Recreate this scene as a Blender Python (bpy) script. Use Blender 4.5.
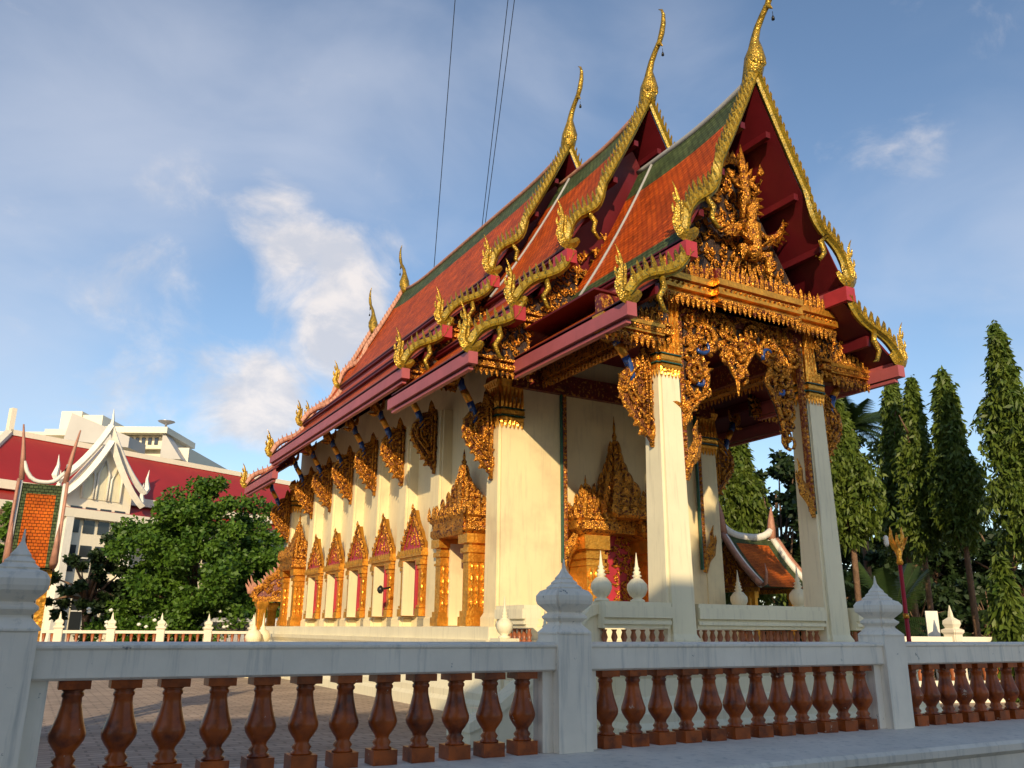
import bpy, bmesh, math, random
from math import sin, cos, pi, radians, hypot, atan2
from mathutils import Vector, Matrix
V = Vector
random.seed(7)
for o in list(bpy.data.objects): bpy.data.objects.remove(o)
S = bpy.context.scene
COL = S.collection
# ------------------------------------------------------------------ camera
# world: X runs along the temple's front, Y along its ridge (away), Z up
F = 840.0
RX = V((0.87142293, -0.1440515, 0.46890431))
RY = V((-0.49047503, -0.24124991, 0.8373964))
RZ = V((0.00750508, 0.95971227, 0.28088437))
EYE = V((0, 0, 1.6))
right = V((RX[0], RY[0], RZ[0])); up = V((RX[1], RY[1], RZ[1])); fwd = V((RX[2], RY[2], RZ[2]))
cd = bpy.data.cameras.new('camera'); cam = bpy.data.objects.new('camera', cd); COL.objects.link(cam)
cd.sensor_width = 36; cd.lens = F / 1024 * 36; cd.clip_start = 0.05; cd.clip_end = 4000
m = Matrix((( right[0], up[0], -fwd[0], 0), (right[1], up[1], -fwd[1], 0), (right[2], up[2], -fwd[2], 0), (0, 0, 0, 1)))
cam.matrix_world = Matrix.Translation(EYE) @ m
S.camera = cam
def ray(px, py): return right * ((px - 512) / F) + up * (-(py - 384) / F) + fwd
def onY(px, py, y): r = ray(px, py); return EYE + r * (y / r.y)
def onX(px, py, x): r = ray(px, py); return EYE + r * (x / r.x)
def at(px, py, d): r = ray(px, py); return EYE + r * (d / hypot(r.x, r.y))
# ------------------------------------------------------------------ light
SUN = V((0.50, 0.86, -0.375)).normalized()      # direction the light travels
el = math.asin(-SUN.z)
sd = bpy.data.lights.new('sun', 'SUN'); sd.energy = 4.1; sd.angle = radians(0.55); sd.color = (1.0, 0.78, 0.47)
so = bpy.data.objects.new('sun', sd); COL.objects.link(so)
so.rotation_euler = SUN.to_track_quat('-Z', 'Y').to_euler()
W = bpy.data.worlds.new("World"); S.world = W; W.use_nodes = True
nt = W.node_tree; N = nt.nodes; L = nt.links
for n in list(N): N.remove(n)
out = N.new('ShaderNodeOutputWorld'); bg = N.new('ShaderNodeBackground'); bg.inputs[1].default_value = 0.142
sky = N.new('ShaderNodeTexSky'); sky.sky_type = 'NISHITA'; sky.sun_disc = False
sky.sun_elevation = el; sky.sun_rotation = atan2(-SUN.x, -SUN.y)
sky.air_density = 1.0; sky.dust_density = 0.7; sky.ozone_density = 2.0; sky.altitude = 0
def M2(op, a, b=None, clamp=False):
    n = N.new('ShaderNodeMath'); n.operation = op; n.use_clamp = clamp
    for i, x in enumerate((a, b)):
        if x is None: continue
        if isinstance(x, (int, float)): n.inputs[i].default_value = x
        else: L.new(x, n.inputs[i])
    return n.outputs[0]
tc = N.new('ShaderNodeTexCoord')
nrm = N.new('ShaderNodeVectorMath'); nrm.operation = 'NORMALIZE'; L.new(tc.outputs['Generated'], nrm.inputs[0])
def cloud_noise(scale, detail, rough, dist, stretch=(1, 1, 1), off=(0, 0, 0)):
    mp = N.new('ShaderNodeMapping'); mp.inputs['Scale'].default_value = stretch; mp.inputs['Location'].default_value = off
    L.new(nrm.outputs[0], mp.inputs[0])
    n = N.new('ShaderNodeTexNoise'); n.inputs['Scale'].default_value = scale; n.inputs['Detail'].default_value = detail
    n.inputs['Roughness'].default_value = rough; n.inputs['Distortion'].default_value = dist
    L.new(mp.outputs[0], n.inputs[0]); return n.outputs[0]
n_cum = cloud_noise(8, 10, 0.62, 0.35, (1, 1, 1.3), (1.3, 0, 0.4))
n_wsp = cloud_noise(3.0, 6, 0.5, 0.5, (1, 1, 2.2), (4.1, 2, 0))
def blob(px, py, rad, amp):
    d = ray(px, py).normalized()
    dt = N.new('ShaderNodeVectorMath'); dt.operation = 'DOT_PRODUCT'
    L.new(nrm.outputs[0], dt.inputs[0]); dt.inputs[1].default_value = d
    mr = N.new('ShaderNodeMapRange'); mr.interpolation_type = 'SMOOTHSTEP'
    mr.inputs['From Min'].default_value = cos(rad / F); mr.inputs['From Max'].default_value = 1.0
    mr.inputs['To Min'].default_value = 0; mr.inputs['To Max'].default_value = amp
    L.new(dt.outputs['Value'], mr.inputs[0]); return mr.outputs[0]
def total(bl):
    s = None
    for b in bl:
        x = blob(*b); s = x if s is None else M2('ADD', s, x)
    return s
cum = total([(325, 290, 82, .66), (275, 215, 58, .60), (250, 390, 70, .62), (300, 400, 80, .48), (345, 330, 60, .4), (186, 182, 50, .33),
             (894, 190, 66, .33), (170, 440, 130, .26), (372, 268, 60, .35), (90, 262, 150, .22)])
wsp = total([(330, 60, 260, .42), (640, 60, 170, .62), (40, 245, 210, .50), (960, 270, 200, .30), (430, 170, 200, .42), (170, 60, 200, .25), (-400, 100, 500, .5), (1600, 200, 500, .5)])
def ss(x, a, b, t=1.0):
    mr = N.new('ShaderNodeMapRange'); mr.interpolation_type = 'SMOOTHSTEP'
    mr.inputs['From Min'].default_value = a; mr.inputs['From Max'].default_value = b; mr.inputs['To Max'].default_value = t
    L.new(x, mr.inputs[0]); return mr.outputs[0]
mc = ss(M2('ADD', cum, M2('MULTIPLY', n_cum, 1.9)), 1.12, 1.85, 0.88)
mw = ss(M2('ADD', wsp, M2('MULTIPLY', n_wsp, 1.7)), 1.05, 2.15, 0.50)
def mixc(f, a, b):
    mx = N.new('ShaderNodeMix'); mx.data_type = 'RGBA'
    if isinstance(f, (int, float)): mx.inputs[0].default_value = f
    else: L.new(f, mx.inputs[0])
    for i, x in ((6, a), (7, b)):
        if isinstance(x, tuple): mx.inputs[i].default_value = (*x, 1)
        else: L.new(x, mx.inputs[i])
    return mx.outputs[2]
c1 = mixc(mw, sky.outputs[0], (4.4, 4.6, 5.2))
c2 = mixc(mc, c1, mixc(ss(cloud_noise(13, 8, .6, .3, (1, 1, 1.6), (2, 5, 1)), .38, .66), (4.0, 4.05, 4.4), (5.9, 5.4, 5.1)))
L.new(c2, bg.inputs[0]); L.new(bg.outputs[0], out.inputs[0])
vs = S.view_settings; vs.view_transform = 'Standard'; vs.look = 'None'; vs.gamma = 1; vs.exposure = 0.24; vs.use_curve_mapping = False
# ------------------------------------------------------------------ materials
def mat(name, color, rough=.6, metal=0., noise=None, bump=None, col2=None, spec=.5, streak=None, coat=0, wear=None, sub=None, rnd=False):
    """noise=(scale, amount): tone variation; col2=(colour, scale, lo, hi): second colour in patches; bump=(scale, strength, kind)"""
    mt = bpy.data.materials.new(name); mt.use_nodes = True
    t = mt.node_tree; n = t.nodes; l = t.links; b = n['Principled BSDF']
    b.inputs['Roughness'].default_value = rough; b.inputs['Metallic'].default_value = metal
    b.inputs['Specular IOR Level'].default_value = spec; b.inputs['Coat Weight'].default_value = coat
    tcn = n.new('ShaderNodeTexCoord'); src = tcn.outputs['Object']
    if rnd:   # every copy gets its own stains
        oi = n.new('ShaderNodeObjectInfo'); ml_ = n.new('ShaderNodeMath'); ml_.operation = 'MULTIPLY'; ml_.inputs[1].default_value = 53.0; l.new(oi.outputs['Random'], ml_.inputs[0])
        va = n.new('ShaderNodeVectorMath'); va.operation = 'ADD'; l.new(src, va.inputs[0]); l.new(ml_.outputs[0], va.inputs[1]); src = va.outputs[0]
    def nz(scale, detail=5, rg=.6, vec=None):
        x = n.new('ShaderNodeTexNoise'); x.inputs['Scale'].default_value = scale; x.inputs['Detail'].default_value = detail
        x.inputs['Roughness'].default_value = rg; l.new(vec or src, x.inputs[0]); return x.outputs[0]
    def ramp(x, a, c, t0=0., t1=1.):
        r = n.new('ShaderNodeMapRange'); r.inputs['From Min'].default_value = a; r.inputs['From Max'].default_value = c
        r.inputs['To Min'].default_value = t0; r.inputs['To Max'].default_value = t1; l.new(x, r.inputs[0]); return r.outputs[0]
    def mx(f, a, c, mode='MIX'):
        q = n.new('ShaderNodeMix'); q.data_type = 'RGBA'; q.blend_type = mode
        if isinstance(f, float): q.inputs[0].default_value = f
        else: l.new(f, q.inputs[0])
        for i, x in ((6, a), (7, c)):
            if isinstance(x, tuple): q.inputs[i].default_value = (*x, 1)
            else: l.new(x, q.inputs[i])
        return q.outputs[2]
    cur = color
    if col2: cur = mx(ramp(nz(col2[1]), col2[2], col2[3]), cur, col2[0])
    if noise:
        v = ramp(nz(noise[0]), .3, .7, 1 - noise[1], 1 + noise[1] * .6)
        cc = n.new('ShaderNodeCombineColor'); [l.new(v, cc.inputs[i]) for i in range(3)]
        cur = mx(1.0, cur, cc.outputs[0], 'MULTIPLY')
    if streak:   # vertical rain streaks
        mp = n.new('ShaderNodeMapping'); mp.inputs['Scale'].default_value = (9, 9, .7); l.new(src, mp.inputs[0])
        s = ramp(nz(1.6, 6, .65, mp.outputs[0]), .52, .74, 0, streak[1])
        cur = mx(s, cur, streak[0])
    if wear:
        cur = mx(ramp(nz(wear[1], 6, .7), wear[2], wear[2] + .03), cur, wear[0])
    if isinstance(cur, tuple): b.inputs['Base Color'].default_value = (*cur, 1)
    else: l.new(cur, b.inputs['Base Color'])
    if bump:
        if bump[2] == 'v':
            x = n.new('ShaderNodeTexVoronoi'); x.inputs['Scale'].default_value = bump[0]; l.new(src, x.inputs[0]); h = x.outputs[0]
        else: h = nz(bump[0], 6)
        bp = n.new('ShaderNodeBump'); bp.inputs['Strength'].default_value = bump[1]; bp.inputs['Distance'].default_value = bump[3] if len(bump) > 3 else .01
        l.new(h, bp.inputs['Height']); l.new(bp.outputs[0], b.inputs['Normal'])
    return mt
M = {}
KIDS = {}
M['white'] = mat('white_paint', (.86, .77, .64), .55, noise=(2.2, .10), bump=(30, .25, 'n', .004), streak=((.30, .31, .30), .55), wear=((.22, .22, .21), 5.5, .655))
M['trimwhite'] = mat('white_trim', (.74, .72, .66), .6, noise=(3, .08), streak=((.42, .40, .35), .35))
M['cream'] = mat('cream_wall', (.80, .67, .40), .6, noise=(.9, .07), col2=((.66, .53, .32), .8, .52, .72), bump=(22, .15, 'n', .006), streak=((.46, .38, .25), .42))
M['creamwhite'] = mat('cream_white', (.78, .71, .50), .6, noise=(1.2, .07), streak=((.42, .37, .27), .45), bump=(20, .15, 'n', .005))
M['gold'] = mat('gilded_carving', (.70, .29, .03), .34, .60, noise=(7, .55), bump=(30, .9, 'v', .025), col2=((.10, .02, .01), 14, .50, .60))
M['goldbase'] = mat('gilding_ground', (.26, .085, .014), .5, .35, noise=(9, .4), bump=(34, .9, 'v', .02), col2=((.06, .015, .01), 16, .5, .58))
M['gold2'] = mat('gilded_moulding', (.80, .36, .045), .30, .70, noise=(5, .35), bump=(18, .6, 'v', .015))
M['ygold'] = mat('yellow_mirror_mosaic', (.40, .24, .02), .33, .5, noise=(6, .5), bump=(30, .8, 'v', .015), col2=((.07, .09, .03), 24, .54, .62))
M['yband'] = mat('yellow_lacquer', (.34, .23, .02), .4, .25, noise=(5, .4), bump=(25, .5, 'v', .01), col2=((.10, .11, .03), 24, .54, .62))
M['pinkflame'] = mat('faded_pink_flame', (.45, .22, .15), .6, .1, noise=(8, .3))
M['redback'] = mat('red_recess', (.13, .012, .008), .5, 0, noise=(10, .4), bump=(30, .5, 'v', .01), col2=((.45, .20, .03), 15, .56, .62))
M['darkback'] = mat('dark_recess', (.035, .02, .018), .6, 0, noise=(12, .5), bump=(25, .6, 'v', .02), col2=((.30, .13, .02), 14, .60, .66))
M['mosaic'] = mat('red_gold_mosaic', (.22, .05, .03), .35, .3, bump=(40, .9, 'v', .02), col2=((.55, .25, .05), 22, .5, .56))
M['blue'] = mat('blue_glass', (.02, .06, .22), .25, .1, noise=(14, .4), col2=((.45, .22, .04), 12, .62, .66))
M['teal'] = mat('green_glass', (.015, .09, .07), .25, .1, noise=(14, .4))
M['red'] = mat('red_lacquer', (.30, .012, .02), .4, noise=(2, .15))
M['crimson'] = mat('crimson_panel', (.42, .03, .05), .5, noise=(2, .2))
M['maroon'] = mat('maroon_soffit', (.105, .004, .009), .5, noise=(1.5, .2), bump=(14, .15, 'n', .004))
M['mauve'] = mat('dusty_pink_beam', (.36, .085, .095), .5, noise=(2, .15), streak=((.24, .07, .07), .4))
M['redbeam'] = mat('red_beam_end', (.36, .03, .04), .5, noise=(2, .2))
M['terra'] = mat('glazed_terracotta', (.34, .068, .006), .36, noise=(5, .55), col2=((.10, .018, .006), 6, .5, .7), wear=((.5, .38, .28), 9, .655), coat=.10, spec=.35, rnd=True)
M['chip'] = mat('terracotta_small', (.30, .09, .03), .4, noise=(6, .3))
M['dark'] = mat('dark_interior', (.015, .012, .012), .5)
M['black'] = mat('black_metal', (.01, .01, .011), .4)
M['glass'] = mat('dark_glass', (.03, .035, .04), .08, spec=.8)
M['grey'] = mat('grey_plaster', (.34, .34, .35), .8, noise=(1.2, .12), streak=((.2, .2, .2), .4))
M['bark'] = mat('bark', (.17, .10, .06), .85, noise=(6, .4), bump=(14, .8, 'n', .05))
M['bldwhite'] = mat('building_white', (.78, .72, .58), .6, noise=(.25, .08), streak=((.55, .5, .4), .25))
M['bldgrey'] = mat('building_grey', (.46, .45, .44), .6, noise=(.3, .08))
M['redroof'] = mat('red_metal_roof', (.34, .018, .012), .5, noise=(.5, .12))
M['steel'] = mat('grey_steel', (.4, .4, .42), .35, .7)
M['van'] = mat('silver_paint', (.45, .46, .5), .25, .4, coat=.6)
M['flower'] = mat('white_petals', (.8, .8, .72), .5)
def leafmat(name, a, b, sc=1.5, tr=.25):
    mt = bpy.data.materials.new(name); mt.use_nodes = True; t = mt.node_tree; n = t.nodes; l = t.links
    p = n['Principled BSDF']; p.inputs['Roughness'].default_value = .5; p.inputs['Specular IOR Level'].default_value = .35
    tcn = n.new('ShaderNodeTexCoord')
    x = n.new('ShaderNodeTexNoise'); x.inputs['Scale'].default_value = sc; x.inputs['Detail'].default_value = 6; x.inputs['Roughness'].default_value = .75
    l.new(tcn.outputs['Object'], x.inputs[0])
    r = n.new('ShaderNodeMapRange'); r.inputs['From Min'].default_value = .35; r.inputs['From Max'].default_value = .68; l.new(x.outputs[0], r.inputs[0])
    q = n.new('ShaderNodeMix'); q.data_type = 'RGBA'; l.new(r.outputs[0], q.inputs[0]); q.inputs[6].default_value = (*a, 1); q.inputs[7].default_value = (*b, 1)
    l.new(q.outputs[2], p.inputs['Base Color'])
    tl = n.new('ShaderNodeBsdfTranslucent'); l.new(q.outputs[2], tl.inputs[0])
    ms = n.new('ShaderNodeMixShader'); ms.inputs[0].default_value = tr
    l.new(p.outputs[0], ms.inputs[1]); l.new(tl.outputs[0], ms.inputs[2]); l.new(ms.outputs[0], n['Material Output'].inputs[0])
    return mt
M['leaf'] = leafmat('broad_leaves', (.020, .07, .007), (.13, .235, .025))
M['mast'] = leafmat('mast_tree_leaves', (.038, .08, .010), (.16, .21, .03), 3.0)
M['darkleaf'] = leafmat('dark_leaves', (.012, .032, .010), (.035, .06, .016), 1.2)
M['palm'] = leafmat('palm_leaves', (.02, .045, .014), (.05, .085, .022), 1.2)
def tilemat(name, c1, c2, c3):
    """overlapping clay tiles on UV (metres)"""
    mt = bpy.data.materials.new(name); mt.use_nodes = True; t = mt.node_tree; n = t.nodes; l = t.links
    p = n['Principled BSDF']; p.inputs['Roughness'].default_value = .6; p.inputs['Specular IOR Level'].default_value = .15
    uv = n.new('ShaderNodeUVMap')
    br = n.new('ShaderNodeTexBrick'); br.inputs['Scale'].default_value = 1.0; br.inputs['Brick Width'].default_value = .16; br.inputs['Row Height'].default_value = .13
    br.inputs['Mortar Size'].default_value = .012; br.inputs['Mortar Smooth'].default_value = .6; br.inputs['Bias'].default_value = 0
    br.inputs['Color1'].default_value = (*c1, 1); br.inputs['Color2'].default_value = (*c2, 1); br.inputs['Mortar'].default_value = (*c3, 1)
    l.new(uv.outputs[0], br.inputs[0])
    tcn = n.new('ShaderNodeTexCoord')
    x = n.new('ShaderNodeTexNoise'); x.inputs['Scale'].default_value = 1.7; x.inputs['Detail'].default_value = 7; x.inputs['Roughness'].default_value = .75
    l.new(tcn.outputs['Object'], x.inputs[0])
    r = n.new('ShaderNodeMapRange'); r.inputs['From Min'].default_value = .3; r.inputs['From Max'].default_value = .7; r.inputs['To Min'].default_value = .45; r.inputs['To Max'].default_value = 1.3; l.new(x.outputs[0], r.inputs[0])
    cc = n.new('ShaderNodeCombineColor'); [l.new(r.outputs[0], cc.inputs[i]) for i in range(3)]
    q = n.new('ShaderNodeMix'); q.data_type = 'RGBA'; q.blend_type = 'MULTIPLY'; q.inputs[0].default_value = 1; l.new(br.outputs[0], q.inputs[6]); l.new(cc.outputs[0], q.inputs[7])
    l.new(q.outputs[2], p.inputs['Base Color'])
    sx = n.new('ShaderNodeSeparateXYZ'); l.new(uv.outputs[0], sx.inputs[0])
    md = n.new('ShaderNodeMath'); md.operation = 'MODULO'; l.new(sx.outputs[1], md.inputs[0]); md.inputs[1].default_value = .13
    ml = n.new('ShaderNodeMath'); ml.operation = 'MULTIPLY'; l.new(md.outputs[0], ml.inputs[0]); ml.inputs[1].default_value = 4.
    sb = n.new('ShaderNodeMath'); sb.operation = 'SUBTRACT'; l.new(ml.outputs[0], sb.inputs[0]); l.new(br.outputs[1], sb.inputs[1])
    bp = n.new('ShaderNodeBump'); bp.inputs['Strength'].default_value = .9; bp.inputs['Distance'].default_value = .03; l.new(sb.outputs[0], bp.inputs['Height']); l.new(bp.outputs[0], p.inputs['Normal'])
    return mt
M['tile'] = tilemat('orange_roof_tiles', (.60, .095, .008), (.40, .055, .006), (.16, .025, .006))
M['gtile'] = tilemat('green_roof_tiles', (.10, .13, .05), (.055, .08, .035), (.02, .03, .015))
M['otile'] = tilemat('bright_orange_tiles', (.62, .14, .012), (.52, .10, .010), (.16, .04, .01))
def ground_mat():
    mt = bpy.data.materials.new('brick_paving'); mt.use_nodes = True; t = mt.node_tree; n = t.nodes; l = t.links
    p = n['Principled BSDF']; p.inputs['Roughness'].default_value = .75
    tcn = n.new('ShaderNodeTexCoord')
    br = n.new('ShaderNodeTexBrick'); br.inputs['Scale'].default_value = 1; br.inputs['Brick Width'].default_value = .40; br.inputs['Row Height'].default_value = .20
    br.inputs['Mortar Size'].default_value = .02; br.inputs['Color1'].default_value = (.42, .32, .24, 1); br.inputs['Color2'].default_value = (.34, .255, .19, 1); br.inputs['Mortar'].default_value = (.23, .175, .13, 1)
    l.new(tcn.outputs['Object'], br.inputs[0])
    x = n.new('ShaderNodeTexNoise'); x.inputs['Scale'].default_value = .8; x.inputs['Detail'].default_value = 8; x.inputs['Roughness'].default_value = .7; l.new(tcn.outputs['Object'], x.inputs[0])
    r = n.new('ShaderNodeMapRange'); r.inputs['From Min'].default_value = .3; r.inputs['From Max'].default_value = .7; r.inputs['To Min'].default_value = .6; r.inputs['To Max'].default_value = 1.3; l.new(x.outputs[0], r.inputs[0])
    cc = n.new('ShaderNodeCombineColor'); [l.new(r.outputs[0], cc.inputs[i]) for i in range(3)]
    q = n.new('ShaderNodeMix'); q.data_type = 'RGBA'; q.blend_type = 'MULTIPLY'; q.inputs[0].default_value = 1; l.new(br.outputs[0], q.inputs[6]); l.new(cc.outputs[0], q.inputs[7])
    l.new(q.outputs[2], p.inputs['Base Color'])
    bp = n.new('ShaderNodeBump'); bp.inputs['Strength'].default_value = .8; bp.inputs['Distance'].default_value = .02; bp.invert = True; l.new(br.outputs[1], bp.inputs['Height']); l.new(bp.outputs[0], p.inputs['Normal'])
    return mt
M['paving'] = ground_mat()
M['asphalt'] = mat('asphalt', (.16, .155, .15), .85, noise=(3, .2), bump=(120, .4, 'n', .004))
M['soil'] = mat('soil_and_grass', (.06, .065, .03), .9, noise=(.3, .3))
M['concrete'] = mat('painted_concrete', (.78, .70, .59), .7, noise=(1.5, .15), bump=(40, .3, 'n', .004), streak=((.25, .25, .24), .5))
# ------------------------------------------------------------------ mesh builder
class MB:
    def __init__(s): s.v = []; s.f = []; s.m = []; s.sm = []; s.uv = {}
    def add(s, vs, fs, mi=0, smooth=False):
        b = len(s.v); s.v += [tuple(x) for x in vs]
        for f in fs: s.f.append(tuple(i + b for i in f)); s.m.append(mi); s.sm.append(smooth)
    def box(s, x0, x1, y0, y1, z0, z1, mi=0, bev=0):
        if bev:
            s.obox(V(((x0 + x1) / 2, (y0 + y1) / 2, (z0 + z1) / 2)), V(((x1 - x0) / 2, 0, 0)), V((0, (y1 - y0) / 2, 0)), V((0, 0, (z1 - z0) / 2)), mi); return
        vs = [(x, y, z) for z in (z0, z1) for y in (y0, y1) for x in (x0, x1)]
        s.add(vs, [(0, 2, 3, 1), (4, 5, 7, 6), (0, 1, 5, 4), (2, 6, 7, 3), (0, 4, 6, 2), (1, 3, 7, 5)], mi)
    def obox(s, c, a, b, d, mi=0):
        c = V(c); a = V(a); b = V(b); d = V(d)
        vs = [c + a * x + b * y + d * z for z in (-1, 1) for y in (-1, 1) for x in (-1, 1)]
        s.add(vs, [(0, 2, 3, 1), (4, 5, 7, 6), (0, 1, 5, 4), (2, 6, 7, 3), (0, 4, 6, 2), (1, 3, 7, 5)], mi)
    def beam(s, p, q, w, h, upv=(0, 0, 1), mi=0):
        p = V(p); q = V(q); d = q - p; u = V(upv); sd = d.cross(u).normalized() * (w / 2); u2 = sd.cross(d).normalized() * (h / 2)
        s.obox((p + q) / 2, d / 2, sd, u2, mi)
    def lathe(s, prof, c=(0, 0, 0), seg=16, mi=0, smooth=True, rot=0, sx=1, sy=1, ax=None, flute=0, square=False):
        c = V(c); vs = []; n = seg
        if square: n = 4; rot = pi / 4; k = math.sqrt(2); smooth = False
        else: k = 1
        for r, z in prof:
            for i in range(n):
                a = rot + 2 * pi * i / n; rr = r * k * (1 - flute * (i % 2))
                vs.append(c + V((cos(a) * rr * sx, sin(a) * rr * sy, z)))
        fs = []
        for j in range(len(prof) - 1):
            for i in range(n):
                fs.append((j * n + i, j * n + (i + 1) % n, (j + 1) * n + (i + 1) % n, (j + 1) * n + i))
        fs.append(tuple(range(n - 1, -1, -1))); fs.append(tuple((len(prof) - 1) * n + i for i in range(n)))
        s.add(vs, fs, mi, smooth)
    def reden(s, prof, c, mi=0, notch=.22, sx=1, sy=1):
        """square column/post with stepped (redented) corners"""
        c = V(c); k = 1 - notch; base = [(1, k), (k, k), (k, 1)]
        pts = []
        for q in range(4):
            a = q * pi / 2
            for x, y in base: pts.append((x * cos(a) - y * sin(a), x * sin(a) + y * cos(a)))
        vs = [c + V((x * r * sx, y * r * sy, z)) for r, z in prof for x, y in pts]; n = 12
        fs = [(j * n + i, j * n + (i + 1) % n, (j + 1) * n + (i + 1) % n, (j + 1) * n + i) for j in range(len(prof) - 1) for i in range(n)]
        fs.append(tuple(range(n - 1, -1, -1))); fs.append(tuple((len(prof) - 1) * n + i for i in range(n)))
        s.add(vs, fs, mi)
    def tube(s, pts, rad, seg=6, mi=0, smooth=True, flat=None):
        pts = [V(p) for p in pts]; vs = []; ref = V((.31, .17, .93))
        if not isinstance(rad, (list, tuple)): rad = [rad] * len(pts)
        for i, p in enumerate(pts):
            d = (pts[min(i + 1, len(pts) - 1)] - pts[max(i - 1, 0)]).normalized()
            if flat is not None: a = V(flat); b = d.cross(a).normalized()
            else:
                if abs(d.dot(ref)) > .97: ref = V((.9, .1, .3))
                a = d.cross(ref).normalized(); b = d.cross(a).normalized()
            for k in range(seg):
                t = 2 * pi * k / seg; vs.append(p + (a * cos(t) + b * sin(t)) * rad[i])
        fs = [(j * seg + k, j * seg + (k + 1) % seg, (j + 1) * seg + (k + 1) % seg, (j + 1) * seg + k) for j in range(len(pts) - 1) for k in range(seg)]
        fs.append(tuple(range(seg - 1, -1, -1))); fs.append(tuple((len(pts) - 1) * seg + k for k in range(seg)))
        s.add(vs, fs, mi, smooth)
    def plate(s, poly, fr, t, mi=0, mi2=None):
        """extruded polygon; fr=(O,U,W,Nrm), thickness t along +/-N"""
        O, U, Wv, Nn = fr; n = len(poly)
        vs = [O + U * a + Wv * b - Nn * t for a, b in poly] + [O + U * a + Wv * b + Nn * t for a, b in poly]
        s.add(vs, [tuple(range(n)), tuple(range(2 * n - 1, n - 1, -1))], mi)
        s.add(vs, [(i, i + n, (i + 1) % n + n, (i + 1) % n) for i in range(n)], mi if mi2 is None else mi2)
    def blade(s, path, wid, fr, t, mi=0):
        """diamond-section blade along a 2D path in frame fr"""
        O, U, Wv, Nn = fr; vs = []; n = len(path)
        for i, (a, b) in enumerate(path):
            x0, y0 = path[max(i - 1, 0)]; x1, y1 = path[min(i + 1, n - 1)]; dx, dy = x1 - x0, y1 - y0; q = hypot(dx, dy) or 1; px, py = -dy / q, dx / q
            w = wid[i] / 2; tt = t * (wid[i] / max(wid)) if max(wid) else 0
            vs += [O + U * (a + px * w) + Wv * (b + py * w), O + U * a + Wv * b + Nn * tt, O + U * (a - px * w) + Wv * (b - py * w), O + U * a + Wv * b - Nn * tt]
        fs = [(j * 4 + k, j * 4 + (k + 1) % 4, (j + 1) * 4 + (k + 1) % 4, (j + 1) * 4 + k) for j in range(n - 1) for k in range(4)]
        fs += [(3, 2, 1, 0), tuple((n - 1) * 4 + k for k in range(4))]
        s.add(vs, fs, mi)
    def flame(s, a, b, ang, ln, w, curl, fr, t, mi=0, n=6):
        path = [(a, b)]; x, y, th = a, b, ang
        for i in range(n):
            x += cos(th) * ln / n; y += sin(th) * ln / n; path.append((x, y)); th += curl / n * (1 if i < n * .6 else -1.6)
        wid = [w * .7] + [w * (1 - (i / n)) ** .8 for i in range(n)]
        wid[1] = w; wid[-1] = w * .05
        s.blade(path, wid, fr, t, mi)
    def scroll(s, a, b, r, a0, dr, fr, rad, mi=0, turns=1.3, n=13):
        O, U, Wv, Nn = fr; pts = []; rd = []
        for i in range(n):
            q = i / (n - 1); rr = r * (1 - .8 * q); th = a0 + dr * turns * 2 * pi * q
            pts.append(O + U * (a + cos(th) * rr) + Wv * (b + sin(th) * rr) + Nn * (rad * .4 * q)); rd.append(rad * (1.0 - .45 * q))
        s.tube(pts, rd, 5, mi)
    def fill(s, poly, fr, size, dens, seed, mi=0, t=.05, updir=pi / 2, mi2=None):
        """fill a polygon with scrolls and flame leaves"""
        rnd = random.Random(seed); xs = [p[0] for p in poly]; ys = [p[1] for p in poly]; got = []
        ar = (max(xs) - min(xs)) * (max(ys) - min(ys)); n = int(ar / (size * size) * dens * 6)
        for k in range(n):
            x = rnd.uniform(min(xs), max(xs)); y = rnd.uniform(min(ys), max(ys))
            if not inside(x, y, poly): continue
            if any(hypot(x - g[0], y - g[1]) < size * .62 for g in got): continue
            got.append((x, y))
        cx = sum(xs) / len(xs)
        for x, y in got:
            q = rnd.random(); sg = 1 if x > cx else -1
            mm = mi if (mi2 is None or rnd.random() < .7) else mi2
            if q < .55:
                s.scroll(x, y, size * rnd.uniform(.36, .5), rnd.uniform(0, 6.28), sg, fr, size * .11, mm)
                s.flame(x, y, updir + rnd.uniform(-.9, .9), size * .8, size * .3, sg * rnd.uniform(.5, 1.4), fr, t, mm, 4)
            else:
                for dl in (-.5, 0, .5): s.flame(x, y, updir + dl + rnd.uniform(-.4, .4), size * rnd.uniform(.6, .95), size * .28, dl * 2, fr, t, mm, 4)
    def build(s, name, mats, parent=None, loc=(0, 0, 0)):
        me = bpy.data.meshes.new(name); me.from_pydata(s.v, [], s.f)
        for x in (mats if isinstance(mats, (list, tuple)) else [mats]): me.materials.append(M[x])
        me.polygons.foreach_set('material_index', s.m); me.polygons.foreach_set('use_smooth', s.sm)
        if s.uv:
            ul = me.uv_layers.new(name='UVMap')
            for i, p in enumerate(me.polygons):
                if i in s.uv:
                    for li, c in zip(p.loop_indices, s.uv[i]): ul.data[li].uv = c
        me.update()
        o = bpy.data.objects.new(name, me); COL.objects.link(o)
        if parent:
            o.parent = parent
            wl = V(parent.location)
            if wl.length > 0: o.matrix_parent_inverse = Matrix.Translation(-wl)
            KIDS.setdefault(parent.name, []).append(o)
        if parent is None: o.location = loc
        return o
def inside(x, y, poly):
    r = False; j = len(poly) - 1
    for i in range(len(poly)):
        xi, yi = poly[i]; xj, yj = poly[j]
        if (yi > y) != (yj > y) and x < (xj - xi) * (y - yi) / (yj - yi) + xi: r = not r
        j = i
    return r
def tag(o, label=None, cat=None, group=None, kind=None):
    if label: o['label'] = label
    if cat: o['category'] = cat
    if group: o['group'] = group
    if kind: o['kind'] = kind
    return o
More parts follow.
